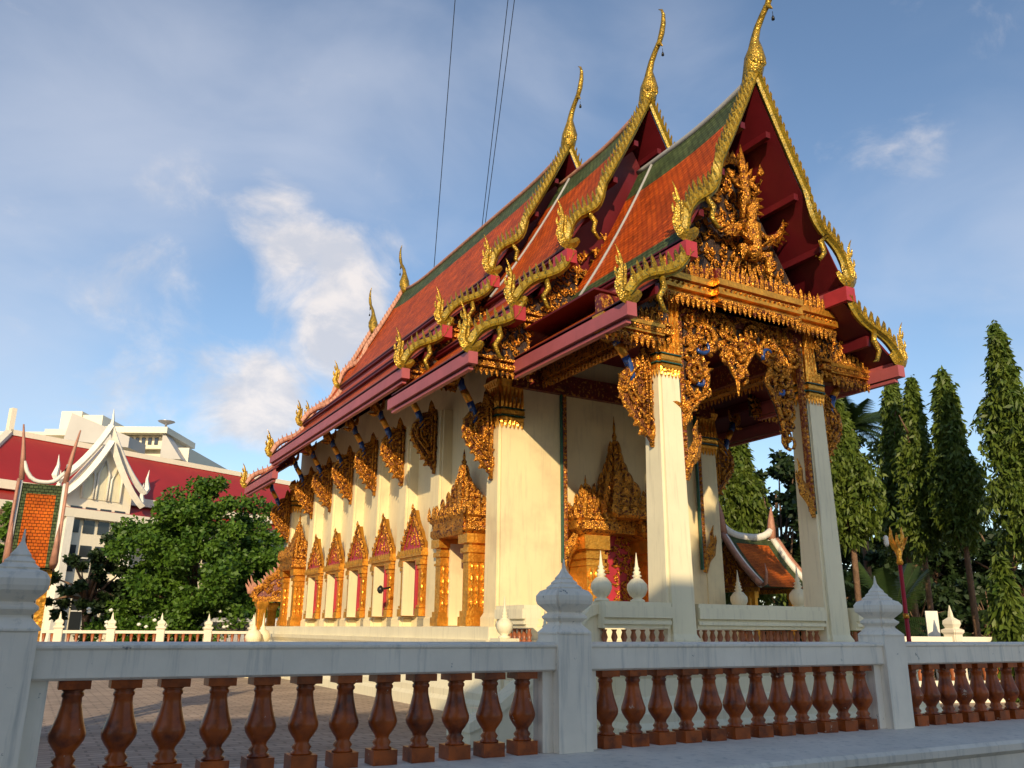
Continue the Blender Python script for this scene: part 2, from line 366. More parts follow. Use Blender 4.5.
def empty(name, loc=(0, 0, 0), rz=0):
    o = bpy.data.objects.new(name, None); o.empty_display_size = .3; COL.objects.link(o); o.location = loc; o.rotation_euler = (0, 0, rz); return o
def copy_tree(o, parent=None):
    c = o.copy(); COL.objects.link(c); c.parent = parent
    for ch in list(KIDS.get(o.name, [])): copy_tree(ch, c)
    return c
UX, UY, UZ = V((1, 0, 0)), V((0, 1, 0)), V((0, 0, 1))
def FX(y, x=0, z=0, n=-1): return (V((x, y, z)), UX, UZ, UY * n)          # plane facing -Y, coords (X,Z)
def FY(x, y=0, z=0, n=-1): return (V((x, y, z)), UY, UZ, UX * n)          # plane facing -X, coords (Y,Z)
# ================================================================== SETTING
g = MB(); g.box(-900, 900, -400, 900, -1.0, 0.0); tag(g.build('ground', 'soil'), kind='structure')
g = MB(); g.box(-40, 45, 6.75, 52, 0.0, 0.004); tag(g.build('paved_courtyard', 'paving'), kind='structure')
g = MB(); g.box(-60, 60, -12, 4.9, 0.0, 0.006); tag(g.build('road', 'asphalt'), kind='structure')
# ================================================================== TEMPLE
X0 = 11.55
T = empty('temple_hall', (X0, 15, 0))
tag(T, 'ornate temple hall with cream walls, gilded carvings and tiered orange roofs, largest building in view', 'temple')
def P(mb, name, mats, parent=None, label=None):
    o = mb.build(name, mats, parent or T)
    if label: o['label'] = label
    return o
# ---- platforms with mouldings
def moulded(mb, x0, x1, y0, y1, prof, mi=0):
    """prof: (outset, z) list; closed rectangular stack"""
    vs = []
    for o_, z in prof: vs += [(x0 - o_, y0 - o_, z), (x1 + o_, y0 - o_, z), (x1 + o_, y1 + o_, z), (x0 - o_, y1 + o_, z)]
    fs = [(j * 4 + i, j * 4 + (i + 1) % 4, (j + 1) * 4 + (i + 1) % 4, (j + 1) * 4 + i) for j in range(len(prof) - 1) for i in range(4)]
    fs += [(3, 2, 1, 0), tuple((len(prof) - 1) * 4 + i for i in range(4))]
    mb.add(vs, fs, mi)
b = MB()
moulded(b, 8.0, 15.1, 15.15, 33.2, [(.22, 0), (.22, .22), (.16, .30), (.16, .42), (.02, .62), (-.06, .8), (-.06, 1.02), (.0, 1.12), (.0, 1.18), (.10, 1.30), (.12, 1.40), (.0, 1.41), (.0, 1.65), (-.03, 1.66)])
P(b, 'platform', 'creamwhite')
b = MB()
moulded(b, 8.1, 14.85, 10.7, 15.15, [(.22, 0), (.22, .22), (.16, .30), (.16, .42), (.02, .55), (-.06, .65), (-.06, .9), (.0, 1.0), (.06, 1.08), (.06, 1.2), (.0, 1.22), (0, 1.28)])
P(b, 'porch_floor', 'creamwhite')
# side stair with cheek walls (left of the porch)
b = MB()
for i in range(6): b.box(8.13 - .34 * (i + 1), 8.13 - .34 * i, 11.75, 12.9, 0.004, 1.2 - .2 * i)
P(b, 'steps', 'creamwhite')
for y in (11.45,):
    b = MB(); pl = [(8.12, 2.03), (8.12, .0), (5.75, .0), (5.75, .3), (6.1, .42), (7.25, 1.22), (7.85, 1.90)]
    b.plate(pl, (V((0, y + .1, 0)), UX, UZ, UY), .14); b.plate([(x, z + .0) for x, z in [(8.12, 2.06), (8.12, 1.9), (7.8, 1.80), (7.2, 1.12), (6.05, .32), (5.72, .2), (5.72, .33), (6.07, .48), (7.22, 1.29), (7.83, 1.97)]], (V((0, y + .1, 0)), UX, UZ, UY), .19)
    P(b, 'stair_cheek', 'creamwhite')
# ---- hall walls
b = MB()
WT = 8.9
b.box(8.75, 14.35, 16.05, 32.6, 1.66, 8.3)                 # body
b.box(8.75, 10.0, 15.6, 16.05, 1.66, 8.0); b.box(13.1, 14.35, 15.6, 16.05, 1.66, 8.0)
b.box(10.0, 13.1, 15.8, 16.05, 6.9, 8.0)
P(b, 'wall', 'cream')
# base mouldings of the wall
b = MB()
for z0, z1, o_ in ((1.66, 1.82, .07), (1.822, 1.90, .04)): b.box(8.75 - o_, 14.35 + o_, 15.6 - o_, 32.6 + o_, z0, z1)
P(b, 'skirting', 'cream')
# ---- pilasters and columns
def column(x, y, r0, r1, z0, zc, zt, cname='column', big=True, mw='creamwhite'):
    b = MB(); b.reden([(r0 * 1.16, z0), (r0 * 1.16, z0 + .18), (r0 * 1.02, z0 + .26), (r0, z0 + .28), (r1, zc)], (x, y, 0), 0, .2)
    b.reden([(r0 * .8, z0 + .28), (r0 * .8, z0 + .281)], (x, y, 0))
    c = P(b, cname, mw)
    k = MB(); h = zt - zc
    k.reden([(r1 * 1.04, zc), (r1 * 1.15, zc + .05), (r1 * 1.2, zc + .1), (r1 * 1.05, zc + .14), (r1 * 1.22, zc + .2), (r1 * 1.22, zc + .27), (r1 * 1.02, zc + .33), (r1 * .98, zc + .6 * h), (r1 * 1.15, zc + .85 * h), (r1 * 1.35, zt)], (x, y, 0), 0, .22)
    # hanging and rising lotus petals round the capital
    for q in range(4):
        a = q * pi / 2; nx, ny = cos(a), sin(a); U = V((-ny, nx, 0)); O = V((x + nx * r1 * 1.05, y + ny * r1 * 1.05, 0)); fr = (O, U, UZ, V((nx, ny, 0)))
        nn = 6 if big else 5
        for i in range(nn):
            u = (-1 + 2 * (i + .5) / nn) * r1
            k.flame(u, zc + .06, -pi / 2, .2 if big else .16, r1 * 2.1 / nn, 0, fr, .03, 0, 4)
            O2 = O + V((nx, ny, 0)) * r1 * .03; fr2 = (O2, U, UZ, V((nx, ny, 0)))
            k.flame(u, zc + .33, pi / 2, h * .62, r1 * 1.7 / nn, 0, fr2, .05, 0, 5)
            k.flame(u, zc + .3 + .55 * h, pi / 2, h * .34, r1 * 2.2 / nn, 0, fr2, .07, 0, 4)
    for zz in (.135, .30):
        k.reden([(r1 * 1.26, zc + zz), (r1 * 1.26, zc + zz + .02)], (x, y, 0), 1, .22)
    k.build('capital', ['gold2', 'teal'], c)
    return c
column(9.66, 11.6, .31, .245, 1.28, 6.15, 7.55)
column(13.44, 11.6, .31, .245, 1.28, 6.15, 7.55)
for x, y in ((8.74, 15.9), (14.36, 15.9), (8.74, 32.3), (14.36, 32.3)): column(x, y, .33, .30, 1.66, 5.95, 6.9, 'corner_pilaster', mw='cream')
PY = [18.95, 21.05, 23.15, 25.25, 27.35, 29.45]
for y in PY:
    for x in (8.75, 14.35):
        b = MB(); b.reden([(.36, 1.66), (.36, 1.84), (.33, 1.88), (.30, 6.9)], (x, y, 0), 0, .2); c = P(b, 'pilaster', 'cream')
# ---- roof
def prof_line(h0, z0, h1, z1, sag, n=8):
    out = []
    for i in range(n + 1):
        t = i / n; out.append((h0 + (h1 - h0) * t, z0 - (z0 - z1) * (t + sag * t * (1 - t))))
    return out
def roof_sheet(name, s, pl, ya, yb, top=.0, bot=.35, side=.0, rise=0, rear=0, th=.07, midcol=0, label=None):
    b = MB(); ny = max(8, int((yb - ya) / .5)); n = len(pl)
    arc = [0]
    for i in range(1, n): arc.append(arc[-1] + hypot(pl[i][0] - pl[i - 1][0], pl[i][1] - pl[i - 1][1]))
    tot = arc[-1]
    # refine profile so bands land on face borders
    cuts = sorted(set([0, tot] + [a for a in (top, tot - bot) if 0 < a < tot] + [tot * k / 10 for k in range(1, 10)]))
    def pa(a):
        for i in range(1, n):
            if a <= arc[i] + 1e-6:
                t = (a - arc[i - 1]) / (arc[i] - arc[i - 1]); return (pl[i - 1][0] + (pl[i][0] - pl[i - 1][0]) * t, pl[i - 1][1] + (pl[i][1] - pl[i - 1][1]) * t)
        return pl[-1]
    ys = [ya + (yb - ya) * j / ny for j in range(ny + 1)]
    nc = len(cuts); vs = []
    for y in ys:
        for a in cuts:
            h, z = pa(a); f = 1 - a / tot
            dz = rise * max(0, 1 - (y - ya) / 2.4) ** 2 * f + rear * max(0, 1 - (yb - y) / 2.4) ** 2 * f
            vs.append((X0 + s * h, y, z + dz))
    nv = len(vs); vs += [(x, y, z - th) for x, y, z in vs]
    base = len(b.v); fs = []
    for j in range(ny):
        for i in range(nc - 1):
            f = (j * nc + i, j * nc + i + 1, (j + 1) * nc + i + 1, (j + 1) * nc + i)
            mid = (cuts[i] + cuts[i + 1]) / 2; ym = (ys[j] + ys[j + 1]) / 2
            g_ = mid < top or mid > tot - bot
            mi = 1 if g_ else 0
            b.f.append(f); b.m.append(mi); b.sm.append(False)
            b.uv[len(b.f) - 1] = [(ys[j], tot - cuts[i]), (ys[j], tot - cuts[i + 1]), (ys[j + 1], tot - cuts[i + 1]), (ys[j + 1], tot - cuts[i])]
            b.f.append(tuple(q + nv for q in f[::-1])); b.m.append(2); b.sm.append(False)
    for j in range(ny):
        for i in (0, nc - 1):
            q = (j * nc + i, (j + 1) * nc + i, (j + 1) * nc + i + nv, j * nc + i + nv); b.f.append(q); b.m.append(2); b.sm.append(False)
    for i in range(nc - 1):
        for j in (0, ny):
            q = (j * nc + i, j * nc + i + 1, j * nc + i + 1 + nv, j * nc + i + nv); b.f.append(q); b.m.append(2); b.sm.append(False)
    b.v = [V(v) for v in vs]
    return P(b, name, ['tile', 'gtile', 'maroon'], label=label)
TIERS = {
 'A': dict(y0=10.55, y1=14.4, up=(12.28, 2.15, 8.42), rise=.30, sk=[(1.98, 8.12, 3.48, 6.98)]),
 'B': dict(y0=13.95, y1=18.0, up=(13.68, 2.45, 9.58), rise=.32, sk=[(2.22, 9.42, 3.72, 8.02), (3.46, 8.02, 4.72, 6.88)]),
 'C': dict(y0=17.5, y1=29.5, up=(14.45, 2.42, 10.32), rise=.22, rear=.22, sk=[(2.20, 10.18, 3.70, 8.74), (3.44, 8.74, 4.68, 7.50)]),
 'D': dict(y0=29.0, y1=33.0, up=(13.72, 2.45, 9.58), rise=0, rear=.32, sk=[(2.22, 9.42, 3.72, 8.02), (3.46, 8.02, 4.72, 6.88)]),
}
def bez(p0, p1, p2, p3, n):
    return [tuple((1 - t) ** 3 * a + 3 * (1 - t) ** 2 * t * b_ + 3 * (1 - t) * t * t * c + t ** 3 * d for a, b_, c, d in zip(p0, p1, p2, p3)) for t in [i / n for i in range(n + 1)]]
def flame_finial(b, h, z, s, fr, H, mi=0):
    """naga-head finial: body hooks out and up from (h,z); s = side"""
    k = H
    pth = bez((h - s * .42 * k, z + .18 * k), (h - s * .2 * k, z - .12 * k), (h + s * .12 * k, z - .02 * k), (h + s * .02 * k, z + .38 * k), 7)
    pth += bez((h + s * .02 * k, z + .38 * k), (h - s * .06 * k, z + .62 * k), (h + s * .0 * k, z + .85 * k), (h + s * .12 * k, z + 1.02 * k), 6)[1:]
    n = len(pth); w = [.16, .24, .30, .34, .34, .30, .26, .22, .18, .14, .11, .08, .05, .01]
    w = [x * k * .82 for x in w[:n]]
    b.blade(pth, w, fr, .075 * k / .9, mi)
    # small flames along the outer back and the inner crest
    for i, (q, a) in enumerate(((3, .1), (5, .5), (7, .75), (9, 1.0))):
        x, y = pth[q]; b.flame(x + s * w[q] * .35, y, pi / 2 - s * a * .7, .22 * k, .09 * k, s * .9, fr, .03, mi, 4)
    for q in (6, 8):
        x, y = pth[q]; b.flame(x - s * w[q] * .3, y - .05 * k, pi / 2 + s * .35, .26 * k, .10 * k, -s * .5, fr, .03, mi, 4)
    b.flame(h - s * .22 * k, z + .2 * k, pi / 2, .34 * k, .13 * k, s * .6, fr, .035, mi, 5)
    b.flame(h - s * .08 * k, z + .25 * k, pi / 2, .42 * k, .10 * k, s * .3, fr, .035, mi, 5)
    return pth
def barge(s, line, y, front=-1, wiggle=True, H=1.05, teeth=True, w=.21, mats=('yband', 'ygold', 'mauve', 'gold'), lift=.12, tooth=.30, plain_top=.0):
    """bargeboard following a slope line [(h,z)], teeth above, naga-shaped lower edge, finial at its foot"""
    # arclength resample
    pts = [(X0 + s * h, z + lift) for h, z in line]
    arc = [0]
    for i in range(1, len(pts)): arc.append(arc[-1] + hypot(pts[i][0] - pts[i - 1][0], pts[i][1] - pts[i - 1][1]))
    tot = arc[-1]
    def pa(a):
        for i in range(1, len(pts)):
            if a <= arc[i] + 1e-6:
                t = (a - arc[i - 1]) / (arc[i] - arc[i - 1]); return (pts[i - 1][0] + (pts[i][0] - pts[i - 1][0]) * t, pts[i - 1][1] + (pts[i][1] - pts[i - 1][1]) * t)
        return pts[-1]
    fr = FX(y, n=front)
    b = MB(); n = 28; path = []; wid = []
    wl = 1.9 if tot > 3 else tot * .95
    for i in range(n + 1):
        a = tot * i / n; x, z = pa(a); q = (a - (tot - wl)) / wl
        if wiggle and q > 0:
            d = sin(q * 2 * pi) * (.16 if tot > 3 else .12)          # S-curve of the naga body
            x += -s * d * .55; z += -d * .6 - (.0)
        path.append((x, z)); wid.append(w * (1.0 if q < 0 else 1.15 - .2 * q))
    b.blade(path, wid, fr, .07, 0)
    b.blade([(x, z - w * .30) for x, z in path], [w * .28] * (n + 1), fr, .10, 0)
    o = P(b, 'bargeboard', [mats[0]])
    if teeth:
        t = MB(); k = int(tot / .17)
        for i in range(1, k):
            a = tot * i / k; q = (a - (tot - wl)) / wl; x, z = pa(a)
            if wiggle and q > 0:
                d = sin(q * 2 * pi) * (.16 if tot > 3 else .12); x += -s * d * .55; z += -d * .6
            x1, z1 = pa(min(a + .05, tot)); th = atan2(z1 - z + 1e-4, x1 - x + s * 1e-4)
            aa = pi / 2 - s * .12
            t.flame(x - s * .02, z - .04, aa + s * .30, tooth + .17, .08, -s * .9, fr, .10, 0, 5)
        t.build('flame_teeth', [mats[1]], o)
    fn = MB(); hx, hz = pa(tot); flame_finial(fn, hx + s * .12, hz - .1, s, fr, H); fn.build('naga_finial', [mats[3]], o)
    # naga coil hanging inside, under the wiggle
    if wiggle:
        c = MB(); x, z = pa(max(tot - wl * .52, 0)); yy = y
        O = V((0, yy, 0)); cp = [(x - s * .05, z - .05), (x - s * .22, z - .22), (x - s * .16, z - .45), (x - s * .30, z - .62), (x - s * .42, z - .58)]
        if tot < 3: cp = [(x - s * .0, z - .1), (x - s * .05, z - .3), (x + s * .08, z - .5), (x - s * .02, z - .72), (x - s * .14, z - .76)]
        c.tube([V((a_, yy - .02, b_)) for a_, b_ in cp], [.055, .065, .055, .045, .015], 6, 0)
        c.build('naga_coil', [mats[1]], o)
    return o
def chofa(y, z, d, H, mname='ygold'):
    """ridge finial in the plane of the ridge; d = -1 leans to -Y"""
    fr = (V((X0, y, z)), UY * (-d), UZ, UX)
    b = MB()
    # (u = toward the front, v = up)
    b2 = [(-.22, -.28), (-.08, -.05), (.0, .2), (.02, .42), (.03, .62), (.12, .82), (.28, 1.02), (.43, 1.16), (.53, 1.34), (.60, 1.56), (.62, 1.78), (.57, 1.95), (.46, 2.05)]
    pts = [V((X0, y, z)) + UY * d * u * H / 2.0 + UZ * v * H / 2.0 for u, v in b2]
    b.tube(pts, [x * H / 2.0 for x in (.15, .20, .21, .14, .085, .070, .062, .060, .068, .060, .045, .028, .008)], 8)
    # beak
    bk = [V((X0, y, z)) + UY * d * u * H / 2 + UZ * v * H / 2 for u, v in ((.36, 1.14), (.47, 1.08), (.54, .98))]
    b.tube(bk, [.06 * H / 2, .045 * H / 2, .008], 6)
    # belly petals
    for i in range(8):
        a = 2 * pi * i / 8; ra = .15 * H / 2
        b.lathe([(.0, 0), (.06 * H / 2, .05), (.05 * H / 2, .16 * H / 2), (.0, .28 * H / 2)], V((X0 + cos(a) * ra, y + sin(a) * ra, z - .02)), 5)
    o = P(b, 'ridge_finial', [mname])
    q = V((X0, y, z)) + UY * d * .53 * H / 2 + UZ * .92 * H / 2
    bl = MB(); bl.tube([q, q - UZ * .12], .006, 4); bl.lathe([(.035, -.10), (.03, -.04), (.012, 0)], q - UZ * .10, 8); bl.build('bell', 'black', o)
    return o
def pad(pl, d): return [(h, z + d) for h, z in pl]
for tn, t in TIERS.items():
    zr, he, ze = t['up']; up_ = prof_line(0, zr, he, ze, .16)
    ya, yb = t['y0'], t['y1']
    for s in (-1, 1):
        roof_sheet('roof_slope', s, up_, ya, yb, top=.95, bot=.35 if tn == 'A' else .05, rise=t['rise'], rear=t.get('rear', 0))
        for k, (h0, z0, h1, z1) in enumerate(t['sk']):
            roof_sheet('skirt_roof', s, prof_line(h0, z0, h1, z1, .10, 4), ya, yb, top=0, bot=.12)
        # fascias: mauve boards under each eave
        levels = [(he, ze)] + [(h1, z1) for _, _, h1, z1 in t['sk']]
        for k, (h, z) in enumerate(levels):
            b = MB(); last = k == len(levels) - 1
            x = X0 + s * (h - .05)
            if last:
                b.box(x - .10, x + .10, ya - .12, yb + .1, z - .35, z - .11)
                b.box(x - .05, x + .05, ya + .01, yb, z - .1, z - .02)
                b.box(x - s * .02 - .05, x - s * .02 + .05, ya + .01, yb, z - .44, z - .38)
            else:
                b.box(x - .05, x + .05, ya + .01, yb, z - .11, z - .03, 2)
                b.box(x - s * .10 - .04, x - s * .10 + .04, ya + .01, yb, z - .27, z - .11)
                b.box(x - s * .02 - .13, x - s * .02 + .13, ya - .16, ya + .4, z - .42, z - .12, 1)
            P(b, 'eave_beam', ['mauve', 'redbeam', 'maroon'])
        # purlins under the overhang
        for h in (.35, 1.0, 1.6):
            i = h / he; z = zr - (zr - ze) * (i + .16 * i * (1 - i)); b = MB(); b.box(X0 + s * h - .06, X0 + s * h + .06, ya + .05, yb, z - .27, z - .13); P(b, 'purlin', 'maroon')
        for (h0, z0, h1, z1) in t['sk']:
            h = (h0 + h1) / 2; z = (z0 + z1) / 2; b = MB(); b.box(X0 + s * h - .05, X0 + s * h + .05, ya + .05, yb, z - .34, z - .12); P(b, 'purlin', 'maroon')
    # ridge capping
    b = MB(); pts = []
    n = 16
    for j in range(n + 1):
        y = ya + (yb - ya) * j / n; dz = t['rise'] * max(0, 1 - (y - ya) / 2.4) ** 2 + t.get('rear', 0) * max(0, 1 - (yb - y) / 2.4) ** 2; pts.append((X0, y, zr + dz + .03))
    b.tube(pts, .075, 6); P(b, 'ridge_cap', 'grey' if tn == 'A' else 'pinkflame')
    ends = []
    if tn != 'D': ends.append((ya - .08, -1, t['rise']))
    if tn in 'CD': ends.append((yb + .08, 1, t.get('rear', 0)))
    for y, d, ri in ends:
        H = {'A': 1.0, 'B': 1.0, 'C': .95, 'D': .95}[tn]
        mm = ('yband', 'ygold', 'mauve', 'ygold') if d == -1 else ('pinkflame', 'pinkflame', 'mauve', 'ygold')
        upl = [(h, z + ri * (1 - i / 8)) for i, (h, z) in enumerate(up_)]
        for s in (-1, 1):
            barge(s, upl, y, d, True, H, mats=mm, tooth=.30 if d == -1 else .16)
            for (h0, z0, h1, z1) in t['sk']:
                barge(s, prof_line(h0 + .05, z0, h1, z1, .10, 4), y, d, True, H * .92, mats=mm, lift=.06, tooth=.24 if d == -1 else .12, w=.2)
        chofa(y + d * .02, zr + ri + .18, d, 2.1 if d == -1 else 2.0)
# ---- white flashings where a tier meets the next gable
for tn, y in (('A', 13.86), ('B', 17.4)):
    t = TIERS[tn]; zr, he, ze = t['up']
    for s in (-1, 1):
        b = MB(); pl = prof_line(0, zr, he, ze, .16)
        b.tube([(X0 + s * h, y, z + .03) for h, z in pl], .035, 5); P(b, 'flashing', 'grey')
# ---- gable walls (tympana)
def tri(tn, y, inset, zb, name='tympanum', m_='darkback', hmax=None):
    t = TIERS[tn]; zr, he, ze = t['up']; pl = prof_line(0, zr, he, ze, .16, 10)
    L_ = [(X0 - h + inset, z - .12) for h, z in pl[::-1] if z - .12 > zb and h - inset > 0]; R_ = [(X0 + h - inset, z - .12) for h, z in pl if z - .12 > zb and h - inset > 0]
    poly = [(L_[0][0], zb)] + L_ + R_ + [(R_[-1][0], zb)]
    b = MB(); b.plate(poly, (V((0, y, 0)), UX, UZ, UY), .05); o = P(b, name, m_)
    return o, poly
for tn, y, zb, ins in (('A', 11.55, 7.9, .25), ('B', 14.75, 9.3, .15), ('C', 18.3, 10.1, .15), ('D', 32.2, 9.3, .15), ('C', 28.7, 10.1, .15)):
    o, poly = tri(tn, y, ins, zb, m_='darkback' if tn == 'A' else 'maroon')
    k = MB(); d = 1 if y > 25 else -1
    cxp = X0; small = [(cxp + (x - cxp) * .92, zb + (z - zb) * (.86 if tn != 'A' else .86)) for x, z in poly]
    if tn == 'A': small = [(cxp + (x - cxp) * .88, zb + (z - zb) * .86) for x, z in poly]
    elif d == 1: continue
    else: small = [p for p in small]; small = [(x, zb + (z - zb) * .55) for x, z in small]
    k.fill(small, FX(y - .09, n=-1), .24 if tn == 'A' else .3, 2.0, 5, 0, .06); k.build('carving', 'gold', o)
# carved boards closing the front between the skirts of the B and C gables and beside the porch
for tn in ('A', 'B', 'C'):
    t = TIERS[tn]; y = t['y0'] + (.75 if tn == 'A' else .42)
    for s in (-1, 1):
        for k_, (h0, z0, h1, z1) in enumerate(t['sk']):
            zb = z1 - .15; b = MB()
            hi = h0 - .35 if tn != 'A' else 1.95
            poly = [(X0 + s * hi, z0 - .12), (X0 + s * h0, z0 - .12), (X0 + s * (h1 - .12), z1 - .08), (X0 + s * (h1 - .12), zb - .12), (X0 + s * hi, zb - .12)]
            if s == 1: poly = poly[::-1]
            b.plate(poly, (V((0, y, 0)), UX, UZ, UY), .04); o = P(b, 'gable_panel', 'darkback')
            c = MB(); c.fill(poly, FX(y - .07), .2, 1.5, 11 + k_ + (s > 0), 0, .05); 
            c.beam((X0 + s * hi, y - .1, zb - .02), (X0 + s * (h1 - .1), y - .1, zb - .02), .14, .1); c.beam((X0 + s * hi, y - .1, zb + .13), (X0 + s * (h1 - .12), y - .1, zb + .13), .1, .05)
            n = int(abs(h1 - hi) / .12)
            for i in range(n): c.flame(X0 + s * (hi + (i + .5) * .12), zb - .08, -pi / 2, .16, .09, 0, FX(y - .08), .03, 0, 4)
            c.build('carving', 'gold', o)
# ---- entablature over the porch columns
def cornice(name, x0, x1, y, z0, z1, brk=None, teeth=True, step=.125, mats=('gold2', 'redback')):
    b = MB(); H = z1 - z0
    bands = [(0, .10, .16), (.10, .20, .10), (.20, .38, .20), (.38, .45, .12), (.45, .62, .22), (.62, .68, .14), (.68, 1.0, .08)]
    for a, c, o_ in bands:
        for (xa, xb, ex) in ([(x0, x1, 0)] + ([(brk[0], brk[1], .16)] if brk else [])):
            b.box(xa - o_ * .5 - ex * 0, xb + o_ * .5, y - o_ - ex, y + .12, z0 + a * H + .001, z0 + c * H - .001, 1 if a in (.38, .68) else 0)
    o = P(b, name, list(mats))
    if teeth:
        t = MB(); n = int((x1 - x0) / step)
        for i in range(n + 1):
            x = x0 + (x1 - x0) * i / n; ex = .16 if (brk and brk[0] <= x <= brk[1]) else 0
            t.flame(x, z0 + .02, -pi / 2, .20, .105, 0, FX(y - .16 - ex), .05, 0, 4)
            t.flame(x, z0 + .62 * H, pi / 2, .30, .11, 0, FX(y - .16 - ex), .05, 0, 4)
            if i % 2: t.flame(x, z1 - .1, pi / 2, .26, .13, 0, FX(y - .06 - ex), .05, 0, 4)
            t.lathe([(.0, 0), (.035, .03), (.0, .07)], (x, y - .22 - ex, z0 + .29 * H), 5)
        for e_ in ([0, .16] if brk else [0]):
            xa_, xb_ = (brk if e_ else (x0, x1))
            t.box(xa_ - .05, xb_ + .05, y - .18 - e_, y - .13 - e_, z0 - .02, z0 + .05); t.box(xa_ - .05, xb_ + .05, y - .18 - e_, y - .13 - e_, z0 + .60 * H, z0 + .66 * H)
        t.build('antefix_row', 'gold', o)
    return o
cornice('entablature', 9.35, 13.75, 11.15, 7.50, 8.22, (10.55, 12.55))
for xa, xb in ((8.15, 9.3), (13.85, 14.9)): cornice('side_cornice', xa, xb, 11.35, 6.62, 7.12)
b = MB(); b.box(9.3, 13.8, 11.35, 11.75, 7.3, 7.9); b.box(8.2, 9.4, 11.42, 11.6, 6.6, 7.4); b.box(13.7, 14.9, 11.42, 11.6, 6.6, 7.4)
for x in (9.66, 13.44): b.box(x - .16, x + .16, 11.75, 15.6, 7.0, 7.5)
b.box(8.7, 14.4, 15.45, 15.6, 6.75, 7.2)
P(b, 'lintel_beam', 'redback')
# porch side cornices running back to the hall (seen from below)
for x, s in ((9.66, -1), (13.44, 1)):
    b = MB()
    for z0, z1, o_ in ((6.9, 7.0, .22), (7.0, 7.12, .28), (7.12, 7.2, .22), (7.2, 7.45, .2)): b.box(min(x, x + s * o_), max(x, x + s * o_), 11.9, 15.5, z0, z1)
    fr = FY(x + s * .24, n=s)
    for i in range(28): b.flame(12.0 + i * .125, 6.95, -pi / 2, .18, .1, 0, fr, .04, 0, 4)
    P(b, 'side_cornice', 'gold')
# porch ceiling
b = MB(); b.box(8.3, 14.8, 11.76, 15.4, 7.62, 7.66); P(b, 'porch_ceiling', 'maroon')
# ---- carved arch (pelmet) between the front columns
YV = 11.42
pel = [(682, 306), (682, 427.6), (689, 409), (704, 395), (706, 376.6), (698.5, 354.7), (709, 351), (716.7, 345.6), (721, 352), (728, 366), (735.7, 381),
       (747, 360), (753, 349), (762, 362), (770, 360), (764, 381), (775, 405), (779, 418), (783, 435), (787.5, 447), (790, 330)]
pp = []
for x, y in pel: q = onY(x, y, YV); pp.append((q.x, q.z))
pp[0] = (pp[0][0], 7.5); pp[-1] = (pp[-1][0], 7.5)
b = MB(); b.plate(pp, (V((0, YV, 0)), UX, UZ, UY), .035, 0); o = P(b, 'arch_pelmet', ['darkback'])
c = MB(); c.fill(pp, FX(YV - .05), .26, 2.0, 3, 0, .07); c.fill(pp, FX(YV - .08), .42, 1.2, 8, 0, .08)
edge = pp[1:-1]; pts = []
for i in range(len(edge) - 1):
    for k in range(3): t = k / 3; pts.append(V((edge[i][0] * (1 - t) + edge[i + 1][0] * t, YV - .06, edge[i][1] * (1 - t) + edge[i + 1][1] * t)))
c.tube(pts, .05, 6); 
q = onY(736, 381, YV); c.flame(q.x, q.z + .1, -pi / 2, .42, .12, 0, FX(YV - .05), .06, 0, 5)
for px, py, r, d in ((701, 338, .30, 1), (766, 352, .30, -1), (692, 372, .22, -1), (781, 385, .2, 1), (735, 352, .2, 1), (722, 330, .22, 1), (748, 335, .2, -1)):
    q = onY(px, py, YV); c.scroll(q.x, q.z, r, -pi / 2, d, FX(YV - .1), .065, 0, 1.4, 18)
c.build('carving', 'gold', o)
c = MB()
for px, py, r, d in ((700, 346, .24, 1), (765, 357, .22, -1), (697, 382, .12, 1), (777, 392, .12, 1)):
    q = onY(px, py, YV); c.scroll(q.x, q.z, r, -pi * .8, d, FX(YV - .12), .05, 0, .45, 10)
c.build('inlay', 'blue', o)
# mosaic strips with naga heads beside columns and door piers
def strip(x, y, z0, z1, s, w=.1, Hn=.75, name='naga_strip'):
    """vertical mosaic strip, naga head at its foot turned to side s"""
    b = MB(); b.box(x - w / 2, x + w / 2, y - .05, y + .05, z0, z1, 0); b.box(x - s * (w / 2 + .001) - .025, x - s * (w / 2 + .001) + .025, y - .045, y + .045, z0 - .05, z1, 1)
    o = P(b, name, ['mosaic', 'teal']); c = MB(); fr = FX(y - .03)
    n = int((z1 - z0) / .11)
    for i in range(n): c.lathe([(0, 0), (w * .42, .02), (w * .42, .05), (0, .09)], (x, y - .05, z0 + i * (z1 - z0) / n), 5)
    c.blade([(x, z0 - .12), (x + s * .06, z0 + .2), (x + s * .22, z0 + .38), (x + s * .30, z0 + .6), (x + s * .26, z0 + .82), (x + s * .33, z0 + 1.02)], [.14, .26, .30, .2, .12, .02], fr, .07)
    for k in range(4): c.flame(x + s * (.12 + .07 * k), z0 + .12 + .14 * k, pi / 2 - s * .5, .26, .1, s * .8, fr, .04, 0, 4)
    c.build('naga_head', 'gold', o)
strip(9.95, YV, 4.3, 7.4, 1); strip(13.12, YV, 3.85, 7.4, -1)
strip(10.05, 15.54, 3.05, 6.9, 1); strip(13.05, 15.54, 3.05, 6.9, -1); strip(13.95, 15.5, 3.05, 6.9, 1)
